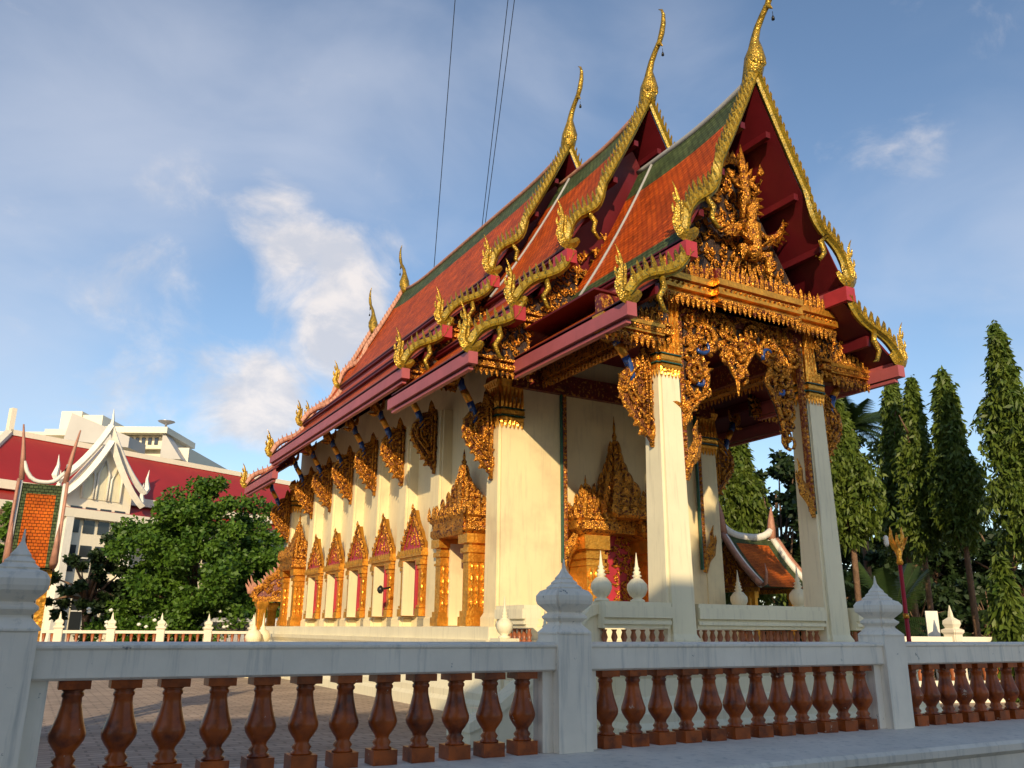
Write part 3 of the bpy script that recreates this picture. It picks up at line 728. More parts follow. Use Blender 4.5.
# ---- eave brackets
def bracket(p, axis, H=1.9, out=.72, neck=1.1, seed=0, name='eave_bracket', reach=1.0):
    """p: foot of the bracket on the wall; axis: outward unit vector"""
    U = V(axis); Nn = UZ.cross(U); fr = (V(p), U, UZ, Nn)
    poly = [(0, 0), (0, H * .98), (out * .12, H * 1.02), (out * .3, H * .93), (out * .55, H * .9), (out * .95, H * .70), (out * 1.0, H * .58), (out * .86, H * .42), (out * .5, H * .26), (out * .22, H * .12)]
    b = MB(); b.plate(poly, fr, .035, 0); o = P(b, name, ['goldbase'])
    c = MB()
    for sgn in (-1, 1):
        f2 = (V(p) + Nn * sgn * .05, U, UZ, Nn * sgn)
        c.fill(poly, f2, .15, .5, seed + sgn, 0, .025)
        mx_, mz_ = out * .42, H * .62
        for k_ in (.72, .45):
            c.tube([f2[0] + U * (mx_ + (a - mx_) * k_) + UZ * (mz_ + (z - mz_) * k_) + f2[3] * .03 for a, z in poly], .028, 5)
        for q_, (a, z, r_) in enumerate(((out * .68, H * .60, .15), (out * .34, H * .76, .13), (out * .40, H * .46, .13), (out * .2, H * .28, .09), (out * .08, H * .12, .05))):
            c.scroll(a, z, r_, pi * .5 * q_, sgn if q_ % 2 else -sgn, f2, .032, 0, 1.5, 14)
            c.flame(a - r_ * .4, z + r_ * .5, pi * .6, .26, .09, -.8, f2, .045, 0, 5)
    bo = [poly[i] for i in (9, 8, 7, 6, 5, 4, 3)]
    c.tube([V(p) + U * a + UZ * z for a, z in bo], .045, 6)
    c.tube([V(p) + U * .03, V(p) + U * .03 + UZ * H], .05, 6)
    c.flame(out * .2, H * .9, pi / 2, H * .24, out * .35, -.2, fr, .06, 0, 5)
    for k in range(5):
        t = (k + .5) / 5; a = out * (.25 + .72 * t); z = H * (.12 + .44 * t); c.flame(a, z, -pi / 2 + .7, .15, .11, .5, fr, .04, 0, 4)
    c.build('carving', 'gold', o)
    # naga neck rising to the eave
    pth = bez((out * .62, H * .62), (out * .55, H * .95), (out * 1.15 * reach, H + neck * .05), (out * 1.12 * reach, H + neck * .30), 7)
    nk = MB(); pts = [V(p) + U * a + UZ * z for a, z in pth]; nk.tube(pts[:4], [.075, .085, .085, .08], 6, 0); nk.tube(pts[3:6], [.082, .085, .085], 6, 1); nk.tube(pts[5:], [.084, .08, .08], 6, 0)
    nk.build('naga_neck', ['blue', 'gold2'], o)
    hd = MB(); a, z = pth[-1]
    hd.blade([(a - .05, z - .15), (a + .06, z + .0), (a + .16, z + .14), (a + .22, z + .32), (a + .22, z + .52)], [.1, .26, .24, .16, .02], fr, .08)
    hd.flame(a + .2, z - .02, pi * .35, .34, .13, .8, fr, .05, 0, 5); hd.flame(a + .1, z - .1, -.3, .26, .12, .9, fr, .05, 0, 5); hd.flame(a - .04, z + .05, pi * .6, .34, .12, -.4, fr, .05, 0, 5)
    hd.build('naga_head', 'gold', o)
    return o
for i, y in enumerate(PY): 
    for s in (-1, 1): bracket((X0 + s * (X0 - 8.43), y, 5.3), (s, 0, 0), 1.65, .66, 1.1, 20 + i)
for y in (15.85, 32.3):
    for s in (-1, 1): bracket((X0 + s * (X0 - 8.40), y, 4.72), (s, 0, 0), 1.75, .72, 1.25, 40)
for s in (-1, 1): bracket((X0 + s * 2.14, 11.6, 4.75), (s, 0, 0), 1.75, .72, .75, 50)
# ---- windows along both long walls
def spire(b, x, y, z0, z1, w, d, n=7, mi=0, sx=1, sy=1):
    """stack of shrinking tiers with flame antefixes; front faces all four sides"""
    H = z1 - z0; zz = z0
    prof = []; 
    for i in range(n):
        t = i / n; r = w * ((1 - t) ** 1.9 * .86 + .14); h = H * .70 / n
        b.reden([(r * 1.0, zz), (r * 1.08, zz + h * .25), (r * 1.08, zz + h * .4), (r * .86, zz + h * .5), (r * .80, zz + h * 1.0)], (x, y, 0), mi, .25, sx, sy)
        for q in range(4):
            a = q * pi / 2; nx, ny = cos(a), sin(a); k = max(2, 5 - i)
            hw = r * (sy if abs(nx) > .5 else sx); ro = r * (sx if abs(nx) > .5 else sy)
            O = V((x + nx * ro * 1.02, y + ny * ro * 1.02, 0)); fr = (O, V((-ny, nx, 0)), UZ, V((nx, ny, 0)))
            for j in range(k): b.flame((-1 + 2 * (j + .5) / k) * hw * .95, zz + h * .35, pi / 2, h * (.72 if j not in (0, k - 1) else 1.25), hw * 1.7 / k, (-.5 if j == 0 else .5 if j == k - 1 else 0), fr, .05, mi, 4)
        zz += h
    b.lathe([(w * .10, zz), (w * .13, zz + H * .03), (w * .06, zz + H * .06), (w * .09, zz + H * .10), (w * .04, zz + H * .14), (w * .05, zz + H * .18), (.004, z1)], (x, y, 0), 8, mi)
def window(yc, s):
    xw = X0 + s * (X0 - 8.75); xf = X0 + s * (X0 - 8.33); fr = FY(xf, 0, 0, s); N_ = UX * s
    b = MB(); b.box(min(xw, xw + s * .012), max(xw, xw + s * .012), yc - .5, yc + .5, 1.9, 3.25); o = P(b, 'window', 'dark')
    for yy in (yc - .56, yc + .56):
        c = MB(); c.box(min(xw + s * .02, xf), max(xw + s * .02, xf), yy - .085, yy + .085, 1.9, 3.25)
        for z0, z1, e in ((1.9, 2.08, .05), (2.1, 2.16, .03), (3.02, 3.1, .03), (3.12, 3.25, .06)):
            c.box(min(xw + s * .02, xf + s * e), max(xw + s * .02, xf + s * e), yy - .085 - e, yy + .085 + e, z0, z1)
        for zz in (2.3, 2.6, 2.9): c.lathe([(0, 0), (.05, .06), (.05, .14), (0, .22)], (xf - s * .03, yy - .09, zz - .12), 5); c.lathe([(0, 0), (.05, .06), (.05, .14), (0, .22)], (xf - s * .25, yy - .09, zz - .12), 5)
        c.build('window_pillar', 'gold2', o)
    c = MB()
    for z0, z1, e in ((3.25, 3.33, .02), (3.332, 3.42, .09), (3.422, 3.52, .04)): c.box(min(xw + s * .02, xf + s * e), max(xw + s * .02, xf + s * e), yc - .72 - e, yc + .72 + e, z0, z1)
    n = 9
    for i in range(n): c.flame(yc - .7 + 1.4 * i / (n - 1), 3.38, pi / 2, .17, .14, 0, (V((xf + s * .08, 0, 0)), UY, UZ, N_), .03, 0, 4)
    c.build('window_cornice', 'gold2', o)
    out_ = [(-.66, 3.52), (-.62, 3.72), (-.50, 3.86), (-.42, 4.08), (-.25, 4.30), (-.12, 4.52), (0, 4.86), (.12, 4.52), (.25, 4.30), (.42, 4.08), (.50, 3.86), (.62, 3.72), (.66, 3.52)]
    poly = [(yc + a, z - (z - 3.52) * .25) for a, z in out_]
    c = MB(); c.plate(poly, (V((xf - s * .09, 0, 0)), UY, UZ, UX), .07, 0, 1)
    c.build('window_pediment', ['crimson', 'gold2'], o, )
    c = MB(); c.tube([V((xf - s * .01, a, z)) for a, z in poly], .055, 6)
    for (a, z) in poly[1:-1]: c.flame(a, z, pi / 2 - (a - yc) * .9, .16, .1, 0, (V((xf + s * .02, 0, 0)), UY, UZ, N_), .04, 0, 4)
    inn = [(yc + (a - yc) * .55, 3.6 + (z - 3.52) * .62) for a, z in poly]; c.tube([V((xf - s * .015, a, z)) for a, z in inn], .03, 5)
    c.fill([(yc - .16, 3.56), (yc, 3.95), (yc + .16, 3.56)], (V((xf - s * .02, 0, 0)), UY, UZ, N_), .16, 1.2, 2, 0, .03)
    c.build('carving', 'gold', o)
    # opened shutters: cream inside face against the far pillar, red one at the near pillar
    c = MB(); c.box(min(xw + s * .03, xf + s * .05), max(xw + s * .03, xf + s * .05), yc + .36, yc + .42, 1.92, 3.24); c.build('shutter', 'cream', o)
    c = MB(); c.box(min(xw + s * .03, xf + s * .05), max(xw + s * .03, xf + s * .05), yc - .43, yc - .37, 1.92, 3.24); c.build('shutter', 'crimson', o)
for y in (19.98, 22.08, 24.18, 26.28, 28.38):
    for s in (-1, 1): window(y, s)
def side_door(yc, s, zt=5.65):
    xw = X0 + s * (X0 - 8.75); xf = X0 + s * (X0 - 8.2)
    b = MB(); b.box(min(xw, xw + s * .014), max(xw, xw + s * .014), yc - .55, yc + .55, 1.66, 3.5); o = P(b, 'side_door', 'crimson')
    for yy in (yc - .72, yc + .72):
        c = MB(); c.box(min(xw + s * .02, xf), max(xw + s * .02, xf), yy - .13, yy + .13, 1.67, 3.6)
        for z0, z1, e in ((1.67, 1.86, .07), (1.862, 1.98, .04), (3.0, 3.06, .03), (3.2, 3.3, .05), (3.4, 3.6, .09)):
            c.box(min(xw + s * .02, xf + s * e), max(xw + s * .02, xf + s * e), yy - .13 - e, yy + .13 + e, z0, z1)
        for k in range(4):
            for xx in (xf - s * .08, xf - s * .22, xf - s * .36): c.lathe([(0, 0), (.05, .08), (.05, .16), (0, .26)], (xx, yy - .14, 2.02 + k * .25), 5)
        c.build('door_pillar', 'gold2', o)
    c = MB()
    c.box(min(xw - s * .0, xf - s * .2), max(xw, xf - s * .2), yc + .49, yc + .56, 1.68, 3.5)
    c.build('door_leaf', 'cream', o)
    c = MB(); xm = (xw + xf) / 2 + s * .02
    c.reden([(.88, 3.6), (.98, 3.68), (.98, 3.78), (.90, 3.8), (.94, 3.95), (1.02, 4.0), (1.02, 4.12), (.85, 4.15)], (xm, yc, 0), 0, .12, .42, 1)
    for q, fr in ((0, (V((xm + s * .43, yc, 0)), UY, UZ, UX * s)),):
        for i in range(9): c.flame(-.92 + 1.84 * i / 8, 4.02, pi / 2, .34, .2, 0, fr, .05, 0, 4)
    for i in range(4): c.flame(xm - .3 + .2 * i, 4.02, pi / 2, .34, .17, 0, FX(yc - 1.0), .05, 0, 4)
    spire(c, xm, yc, 4.12, zt, .80, .5, 7, 0, .5, 1)
    c.build('door_spire', 'gold', o)
    return o
for s in (-1, 1): side_door(17.35, s); side_door(31.05, s)
# ---- front door with its spire
b = MB(); b.box(10.95, 12.25, 16.02, 16.045, 1.66, 3.8); o = P(b, 'front_door', 'crimson')
c = MB(); c.fill([(11.0, 1.8), (11.5, 1.8), (11.5, 3.7), (11.0, 3.7)], FX(16.0), .2, 1.5, 4, 0, .03); c.fill([(11.7, 1.8), (12.2, 1.8), (12.2, 3.7), (11.7, 3.7)], FX(16.0), .2, 1.5, 4, 0, .03); c.build('carving', 'gold', o)
for x in (10.72, 12.48):
    c = MB(); c.box(x - .24, x + .24, 15.35, 16.04, 1.67, 3.6)
    for z0, z1, e in ((1.67, 1.9, .06), (2.95, 3.02, .03), (3.1, 3.2, .05), (3.3, 3.6, .09)): c.box(x - .24 - e, x + .24 + e, 15.35 - e, 16.04, z0, z1)
    for k in range(3):
        for j in (-.14, 0, .14): c.lathe([(0, 0), (.06, .1), (.06, .2), (0, .32)], (x + j, 15.34, 1.95 + k * .32), 5)
    c.build('door_pillar', 'gold2', o)
c = MB()
for x in (10.72, 12.48):
    c.reden([(.38, 3.6), (.55, 3.72), (.55, 3.9), (.48, 3.92)], (x, 15.7, 0), 0, .15)
    spire(c, x, 15.7, 3.9, 5.0, .52, .5, 4)
c.box(11.0, 12.2, 15.5, 16.03, 3.7, 4.05)
for i in range(11): c.flame(10.9 + 1.4 * i / 10, 3.98, pi / 2, .5, .17, 0, FX(15.46), .05, 0, 4)
spire(c, 11.6, 15.75, 4.0, 6.5, .72, .6, 7)
c.build('door_spire', 'gold', o)
# ---- statue group in the gable: winged bird-man carrying a crowned figure
b = MB(); gy = 11.15; gx = 11.72; gz = 8.55; GS = 1.1
def bt(pts, rad): b.tube([V((gx + a * GS, gy + d, gz + z * GS)) for a, d, z in pts], [q_ * GS for q_ in rad], 8)
bt([(0, 0, .15), (0, -.06, .35), (0, -.1, .62), (0, -.06, .82), (0, -.08, .95), (0, -.1, 1.08), (0, -.09, 1.25), (0, -.08, 1.42)], [.10, .17, .15, .19, .08, .11, .10, .02])
for s in (-1, 1):
    bt([(s * .10, 0, .25), (s * .32, -.14, .30), (s * .30, -.10, -.02), (s * .36, -.16, -.12)], [.10, .10, .06, .04])
    bt([(s * .15, -.04, .78), (s * .34, -.16, .58), (s * .14, -.22, .42)], [.065, .055, .035])
    fr = (V((gx, gy + .02, gz)), UX * s, UZ, -UY)
    arc = [(a_ * GS, z_ * GS) for a_, z_ in bez((.06, .92), (.30, .55), (.85, .60), (.98, 1.32), 9)]
    b.blade(arc, [.24, .28, .28, .26, .24, .22, .2, .16, .10, .02], fr, .06)
    for i in range(12):
        a, z = arc[min(9, int(i * .8))]; b.flame(a, z + .08, -pi / 2 + .5 + i * .07, .36 - i * .008, .075, .6, fr, .075, 0, 5)
for i in range(7): b.flame(gx - .3 + i * .1, gz + .2, -pi / 2 + (i - 3) * .18, .4, .1, 0, FX(gy + .06), .04, 0, 4)
def b2t(pts, rad): b.tube([V((gx - .12 + a * 1.1, gy - .06 + d, gz + 1.35 + z * 1.1)) for a, d, z in pts], [q_ * 1.1 for q_ in rad], 8)
b2t([(0, 0, 0), (0, 0, .2), (0, -.02, .42), (0, 0, .58), (0, 0, .66), (0, -.01, .76), (0, 0, .88), (0, 0, 1.02), (0, 0, 1.28)], [.13, .12, .10, .14, .05, .085, .08, .05, .006])
for s in (-1, 1):
    b2t([(s * .12, 0, .55), (s * .3, -.06, .38), (s * .42, -.06, .62)], [.05, .045, .03]); b2t([(s * .12, 0, .5), (s * .26, -.1, .3), (s * .14, -.14, .22)], [.05, .04, .03])
    b2t([(s * .07, 0, .1), (s * .16, -.12, .02), (s * .14, -.05, -.3)], [.08, .07, .05])
b.lathe([(0, 0), (.07, .03), (.07, .08), (0, .28)], (gx + .36, gy - .1, gz + 2.15), 8)
for i in range(22):
    a_ = pi * (i - 2) / 17; rr_ = .62; b.flame(gx - .1 + cos(a_) * rr_ * .75, gz + 1.75 + sin(a_) * rr_ * 1.1, a_, .34, .13, (.8 if a_ < pi / 2 else -.8), FX(gy + .18), .04, 0, 5)
P(b, 'gable_statue', 'gold')
# ---- porch balustrade with urn finials
def urn(x, y, z, h=.80, par=None, name='urn_finial', m_='creamwhite'):
    b = MB(); k = h / .8
    b.lathe([(.12 * k, 0), (.12 * k, .03 * k), (.07 * k, .06 * k), (.13 * k, .11 * k), (.17 * k, .20 * k), (.165 * k, .28 * k), (.10 * k, .36 * k), (.05 * k, .39 * k), (.085 * k, .42 * k), (.045 * k, .45 * k), (.07 * k, .48 * k), (.035 * k, .51 * k), (.05 * k, .54 * k), (.03 * k, .57 * k), (.004, .80 * k)], (x, y, z), 20, 0, True, flute=.05)
    return b.build(name, m_, par or T)
def porch_rail(p, q, z0=1.28, z1=2.05, n=None, ends=True):
    p = V((*p, 0)); q = V((*q, 0)); d = (q - p); L_ = d.length; d.normalize(); sd = V((-d.y, d.x, 0))
    b = MB()
    def run(za, zb, hw): b.obox((p + q) / 2 + UZ * (za + zb) / 2, d * L_ / 2, sd * hw, UZ * (zb - za) / 2)
    run(z0, z0 + .1, .17); run(1.64, 1.70, .12); run(1.701, 1.76, .17); run(1.761, 1.80, .14); run(1.801, 1.98, .20); run(1.981, 2.05, .17)
    o = P(b, 'porch_rail', 'creamwhite'); n = n or int(L_ / .17); c = MB()
    for i in range(n):
        t = p + d * (L_ * (i + .5) / n); c.lathe([(.05, z0 + .1), (.05, z0 + .14), (.03, z0 + .15), (.055, z0 + .22), (.03, z0 + .3), (.05, 1.62)], t, 8)
    c.build('rail_balusters', 'chip', o)
    return o
porch_rail((7.97, 11.35), (9.30, 11.35)); porch_rail((10.02, 11.5), (13.1, 11.5)); porch_rail((13.8, 11.35), (14.7, 11.35)); porch_rail((14.6, 11.6), (14.6, 15.4)); porch_rail((8.3, 14.0), (8.3, 15.1))
for x, y, z in ((8.06, 11.4, 2.05), (8.78, 11.4, 2.05)): urn(x, y, z)
for x, y, z in ((14.6, 13.3, 2.05), (14.6, 15.1, 2.05)): urn(x, y, z, .95)
# low posts with urns standing in front of the platform
for x, y, hz in ((7.75, 14.05, 1.45), (7.3, 11.9, 1.15), (13.15, 10.35, 1.45)):
    b = MB(); moulded(b, x - .16, x + .16, y - .16, y + .16, [(.05, 0), (.05, .2), (0, .25), (0, hz - .1), (.04, hz - .06), (.04, hz)]); o = P(b, 'corner_post', 'creamwhite'); urn(x, y, hz, .75, o)
# floodlight fixed to a window pillar
b = MB(); p = V((8.15, 20.9, 2.62)); b.beam(p, p + V((-.28, -.1, -.05)), .05, .05); b.lathe([(.04, -.0), (.09, .08), (.08, .14), (.02, .2)], p + V((-.3, -.12, -.16)), 10)
fl = b.build('floodlight', 'black'); tag(fl, 'small black floodlight fixed beside a window of the temple side wall', 'floodlight')
# ================================================================== NEAR BALUSTRADE
FYP = 6.3
BX = [-4.0, -.06, 4.06, 8.12, 12.15]
N_ = empty('balustrade_wall', (4.06, FYP, 0)); tag(N_, 'long white balustrade with glazed brown balusters and white posts, running across the foreground', 'balustrade')
def add(mb, name, mats, parent, label=None):
    o = mb.build(name, mats, parent)
    if label: o['label'] = label
    return o
def xprism(b, prof, x0, x1, mi=0):
    """extrude a (y,z) profile along X"""
    n = len(prof); vs = [(x0, y, z) for y, z in prof] + [(x1, y, z) for y, z in prof]
    b.add(vs, [tuple(range(n - 1, -1, -1)), tuple(range(n, 2 * n))] + [(i, (i + 1) % n, (i + 1) % n + n, i + n) for i in range(n)], mi)
b = MB()
xprism(b, [(6.62, 0), (5.18, 0), (5.18, .10), (5.22, .14), (5.22, .50), (5.17, .54), (5.17, .595), (5.20, .625), (5.62, .638), (5.98, .65), (6.62, .65)][::1], BX[0] - 2, BX[-1] + 2)
add(b, 'plinth', 'concrete', N_)
for i in range(-1, len(BX)):
    x0 = (BX[i] if i >= 0 else BX[0] - 3.93) + .165; x1 = (BX[i + 1] if i + 1 < len(BX) else BX[-1] + 3.93) - .165
    b = MB(); xprism(b, [(6.17, 1.290), (6.20, 1.274), (6.40, 1.274), (6.43, 1.290), (6.43, 1.455), (6.445, 1.47), (6.445, 1.485), (6.39, 1.505), (6.21, 1.505), (6.155, 1.485), (6.155, 1.47), (6.17, 1.455)], x0, x1)
    add(b, 'top_rail', 'white', N_)
def post(x):
    b = MB(); R_ = .165
    b.box(x - R_, x + R_, FYP - R_, FYP + R_, .651, 1.57)
    b.box(x - R_ - .10, x + R_ + .10, FYP - .075, FYP + .075, .652, 1.273)      # half piers against which the balusters end
    o = add(b, 'post', 'white', N_)
    f = MB()
    f.reden([(R_ * 1.06, 1.571), (R_ * 1.06, 1.585), (.115, 1.65), (.112, 1.665), (.148, 1.70), (.148, 1.715), (.112, 1.745), (.118, 1.755), (.178, 1.815), (.186, 1.845), (.186, 1.885), (.160, 1.925), (.115, 1.945), (.118, 1.955), (.085, 1.985), (.088, 1.995), (.058, 2.025), (.060, 2.035), (.032, 2.075), (.012, 2.12), (.004, 2.2)], (x, FYP, 0), 0, .13)
    add(f, 'post_finial', 'white', o)
for x in BX: post(x)
def baluster_mesh(b, x):
    b.box(x - .092, x + .092, FYP - .092, FYP + .092, .651, .752)
    b.lathe([(r_ * 1.13, .752 + (z_ - .745) * 1.05) for r_, z_ in [(.066, .745), (.066, .757), (.050, .768), (.062, .790), (.044, .815), (.048, .835), (.070, .865), (.090, .90), (.0955, .925), (.094, .945), (.084, .975), (.068, 1.03), (.053, 1.10), (.050, 1.14), (.058, 1.15), (.058, 1.165), (.050, 1.175), (.066, 1.19)]], (x, FYP, 0), 16)
    b.box(x - .092, x + .092, FYP - .092, FYP + .092, 1.2205, 1.272)
b = MB(); baluster_mesh(b, 0); proto = b.build('baluster', 'terra', N_)
first = True
for i in range(len(BX) - 1):
    for k in range(12):
        x = BX[i] + .165 + .10 + (BX[i + 1] - BX[i] - .53) * (k + .5) / 12
        o = proto if first else proto.copy()
        if not first: COL.objects.link(o); o.parent = N_
        first = False
        o.matrix_parent_inverse = Matrix.Translation(-V(N_.location)); o.location = (x, 0, 0)
# ================================================================== COMPOUND FENCES
def fence(p, q, h, label, n, th=.09, z0=0.0, gold_every=0, name='low_fence'):
    p = V((p[0], p[1], 0)); q = V((q[0], q[1], 0)); d = q - p; L_ = d.length; d.normalize(); sd = V((-d.y, d.x, 0))
    r = empty(name, p); tag(r, label, 'fence')
    b = MB(); b.obox((p + q) / 2 + UZ * .25, d * L_ / 2, sd * .14, UZ * .25); b.obox((p + q) / 2 + UZ * (h - .06), d * L_ / 2, sd * .12, UZ * .06); add(b, 'rails', 'bldwhite', r)
    for i in range(n + 1):
        c = p + d * L_ * i / n; b = MB()
        b.reden([(.16, 0), (.16, h + .05), (.2, h + .1), (.2, h + .16), (.12, h + .2), (.16, h + .3), (.15, h + .38), (.05, h + .46), (.04, h + .56), (.005, h + .75)], c, 0, .15); add(b, 'fence_post', 'bldwhite', r)
    b = MB(); m_ = int(L_ / .3)
    for i in range(m_):
        c = p + d * (L_ * (i + .5) / m_); b.lathe([(.08, .5), (.05, .6), (.1, .8), (.05, 1.0), (.08, h - .12)], c, 6)
    add(b, 'fence_balusters', 'chip', r); return r
pa_ = at(30, 640, 41); pb_ = at(262, 640, 46)
pb_ = at(262, 640, 42)
fence((pa_.x - 3, pa_.y - .5), (pb_.x + 1.5, pb_.y), 1.45, 'low cream fence with red-brown balusters, in front of the big leafy tree at the left', 7)
pa_ = at(835, 640, 24); pb_ = at(1100, 640, 24)
b = fence((16.6, 14.6), (30.5, 10.2), 1.52, 'low sunlit cream fence under the column shaped trees at the right', 4)
# ================================================================== SHRINES
def shrine(loc, rz, label, w=1.0, H=5.2, ztop=3.5, group='small tiled roof shrines around the temple'):
    """roofed boundary-stone shelter: four posts, steep concave tiled roof, tall horns"""
    r = empty('boundary_shrine', loc); tag(r, label, 'shrine', group)
    ca, sa = cos(rz), sin(rz); O = V(loc); U = V((ca, sa, 0)); Wd = V((-sa, ca, 0))
    # plinth + posts
    b = MB(); k = w / 1.0
    def bx(u0, u1, w0, w1, z0, z1, mb, mi=0): mb.obox(O + U * (u0 + u1) / 2 + Wd * (w0 + w1) / 2 + UZ * (z0 + z1) / 2, U * (u1 - u0) / 2, Wd * (w1 - w0) / 2, UZ * (z1 - z0) / 2, mi)
    for e, z0, z1 in ((.62, 0, .2), (.56, .201, .5), (.6, .501, .6)): bx(-e * k, e * k, -e * k, e * k, z0, z1, b)
    add(b, 'base', 'creamwhite', r)
    ez = H * .53; rzt = H * .81
    for u in (-1, 1):
        for v in (-1, 1):
            c = MB(); bx(u * .40 * k - .06, u * .40 * k + .06, v * .40 * k - .06, v * .40 * k + .06, .6, ez, c, 0); bx(u * .40 * k - .085, u * .40 * k + .085, v * .40 * k - .085, v * .40 * k + .085, ez - .3, ez - .05, c, 0); add(c, 'post', 'gold2', r)
    # roof: curved slopes
    n = 8; hw = .60 * k
    for s in (-1, 1):
        b = MB(); vs = []; pl = []
        for i in range(n + 1):
            t = i / n; v = s * (.04 + (hw + .1) * t ** .75 * (.45 + .55 * t)); z = rzt - (rzt - ez) * t; pl.append((v, z))
        cols = [-.5 * k, -.36 * k, .36 * k, .5 * k]; 
        for v, z in pl:
            for u in cols:
                vs.append(O + U * u + Wd * v + UZ * z)
        nb = len(b.f)
        for i in range(n):
            for j in range(3):
                f = (i * 4 + j, i * 4 + j + 1, (i + 1) * 4 + j + 1, (i + 1) * 4 + j); b.f.append(f); b.sm.append(False); b.m.append(1 if (j != 1 or i == 0) else 0)
                b.uv[len(b.f) - 1] = [(u_ * 2.6, z_ * 2.6) for u_, z_ in ((cols[j], pl[i][1]), (cols[j + 1], pl[i][1]), (cols[j + 1], pl[i + 1][1]), (cols[j], pl[i + 1][1]))]
        nv = len(vs); vs += [v - Wd * s * .05 - UZ * .03 for v in vs]
        for f in list(b.f): b.f.append(tuple(q + nv for q in f[::-1])); b.sm.append(False); b.m.append(1)
        b.v = vs; add(b, 'roof_slope', ['otile', 'gtile'], r)
        for u in (-1, 1):      # white and pink barge edges
            e = MB(); pts = [O + U * u * .54 * k + Wd * v + UZ * (z + .03) for v, z in pl]; e.tube(pts, .055 * k, 5, 0)
            e.tube([p + U * u * .06 * k + UZ * .02 + Wd * s * .05 for p in pts], .045 * k, 5, 1)
            tip = pts[-1]; e.tube([tip, tip + Wd * s * .15 + UZ * .05, tip + Wd * s * .2 + UZ * .35, tip + Wd * s * .16 + UZ * .6], [.06, .06, .035, .005], 5, 1)
            add(e, 'bargeboard', ['trimwhite', 'pinkflame'], r)
    e = MB(); rp = [O + U * u * .56 * k + UZ * (rzt + .04 + .30 * abs(u) ** 3) for u in [x / 5 for x in range(-5, 6)]]; e.tube(rp, .06 * k, 6); add(e, 'ridge_cap', 'trimwhite', r)
    for u in (-1, 1):
        e = MB(); a = O + U * u * .54 * k + UZ * (rzt + .05)
        e.tube([a, a + U * u * .03 + UZ * .35, a + U * u * .05 + UZ * (H - rzt) * .6, a + U * u * .10 + UZ * (H - rzt)], [.075 * k, .065 * k, .05 * k, .012], 6); add(e, 'roof_horn', 'pinkflame', r)
        g_ = MB(); fr = (O + U * u * .46 * k, Wd, UZ, U * u); g_.plate([(-hw * .8, ez), (hw * .8, ez), (.05, rzt - .15), (-.05, rzt - .15)], fr, .02, 0); g_.fill([(-hw * .8, ez), (hw * .8, ez), (0, rzt - .3)], (O + U * u * .5 * k, Wd, UZ, U * u), .2, 1.6, 5, 1, .04)
        bx(u * .46 * k - .05, u * .46 * k + .05, -hw * .9, hw * .9, ez - .12, ez, g_, 1); add(g_, 'gable_panel', ['chip', 'gold'], r)
    st = MB(); st.plate([(-.16, .6), (.16, .6), (.2, 1.3), (0, 1.75), (-.2, 1.3)], (O, U, UZ, Wd), .06); add(st, 'boundary_stone', 'gold2', r)
    return r
q = at(24, 600, 15.0); shrine((q.x, q.y, 0), atan2(q.y, q.x) - pi / 2, 'steep orange tiled shrine roof with two tall pinkish horns, rising behind the leftmost white post', .56, 4.6)
q = at(752, 600, 27); shrine((q.x, q.y, 0), radians(4), 'small shrine with orange tiled roof and white ridge, seen between the porch columns', 2.0, 5.35)
# golden gabled shrine at the far end of the long wall
q = at(292, 620, 35.5); gx_, gy_ = q.x, q.y
r = empty('gilded_shrine', (gx_, gy_, 0)); tag(r, 'small gilded shrine with scalloped golden gable, at the far end of the temple wall', 'shrine')
a_ = atan2(right.y, right.x); U = V((cos(a_), sin(a_), 0)); Wd = V((-sin(a_), cos(a_), 0)); O = V((gx_, gy_, 0)); fr = (O, U, UZ, -Wd)
b = MB(); b.obox(O + UZ * .45 + Wd * .8, U * 1.7, Wd * 1.0, UZ * .45); add(b, 'base', 'creamwhite', r)
for s in (-1, 1):
    for w in (0, 1.5):
        b = MB(); c0 = O + U * s * 1.25 + Wd * w; b.reden([(.16, .9), (.16, 2.3), (.24, 2.5), (.24, 2.6)], c0, 0, .2); add(b, 'post', 'gold2', r)
b = MB(); b.obox(O + UZ * 2.7, U * 1.6, Wd * .12, UZ * .1, 0); b.plate([(-1.45, 2.8), (1.45, 2.8), (0, 4.5)], fr, .04, 1); b.fill([(-1.3, 2.85), (1.3, 2.85), (0, 4.2)], (O - Wd * .06, U, UZ, -Wd), .34, 1.6, 3, 0, .05); add(b, 'gable_panel', ['gold', 'redback'], r)
for s in (-1, 1):
    b = MB(); pth = [(s * 1.62, 2.75), (s * 1.5, 3.05), (s * 1.2, 3.2), (s * 1.05, 3.45), (s * .75, 3.65), (s * .5, 4.05), (s * .2, 4.5), (0, 4.95)]
    b.blade(pth, [.3, .3, .28, .28, .26, .24, .22, .1], (O - Wd * .1, U, UZ, -Wd), .1, 0)
    for i in range(14):
        t = i / 14 * 6.9; j = int(t); f_ = t - j; x = pth[j][0] * (1 - f_) + pth[j + 1][0] * f_; z = pth[j][1] * (1 - f_) + pth[j + 1][1] * f_; b.flame(x, z + .08, pi / 2 - s * .3, .26, .12, -s * .6, (O - Wd * .1, U, UZ, -Wd), .04, 1, 4)
    for k in range(3): b.flame(s * (1.6 + .08 * k), 2.9, pi / 2 - s * .1 * k, .75 - .15 * k, .14, -s * .7, (O - Wd * .1, U, UZ, -Wd), .05, 1, 5)
    add(b, 'bargeboard', ['gold', 'pinkflame'], r)
    b = MB(); b.plate([(s * 1.6, 2.72), (0, 4.8), (0, 4.7), (s * 1.5, 2.62)][::s], (O + Wd * .85, U, UZ, Wd), .75); add(b, 'roof_slope', 'otile', r)
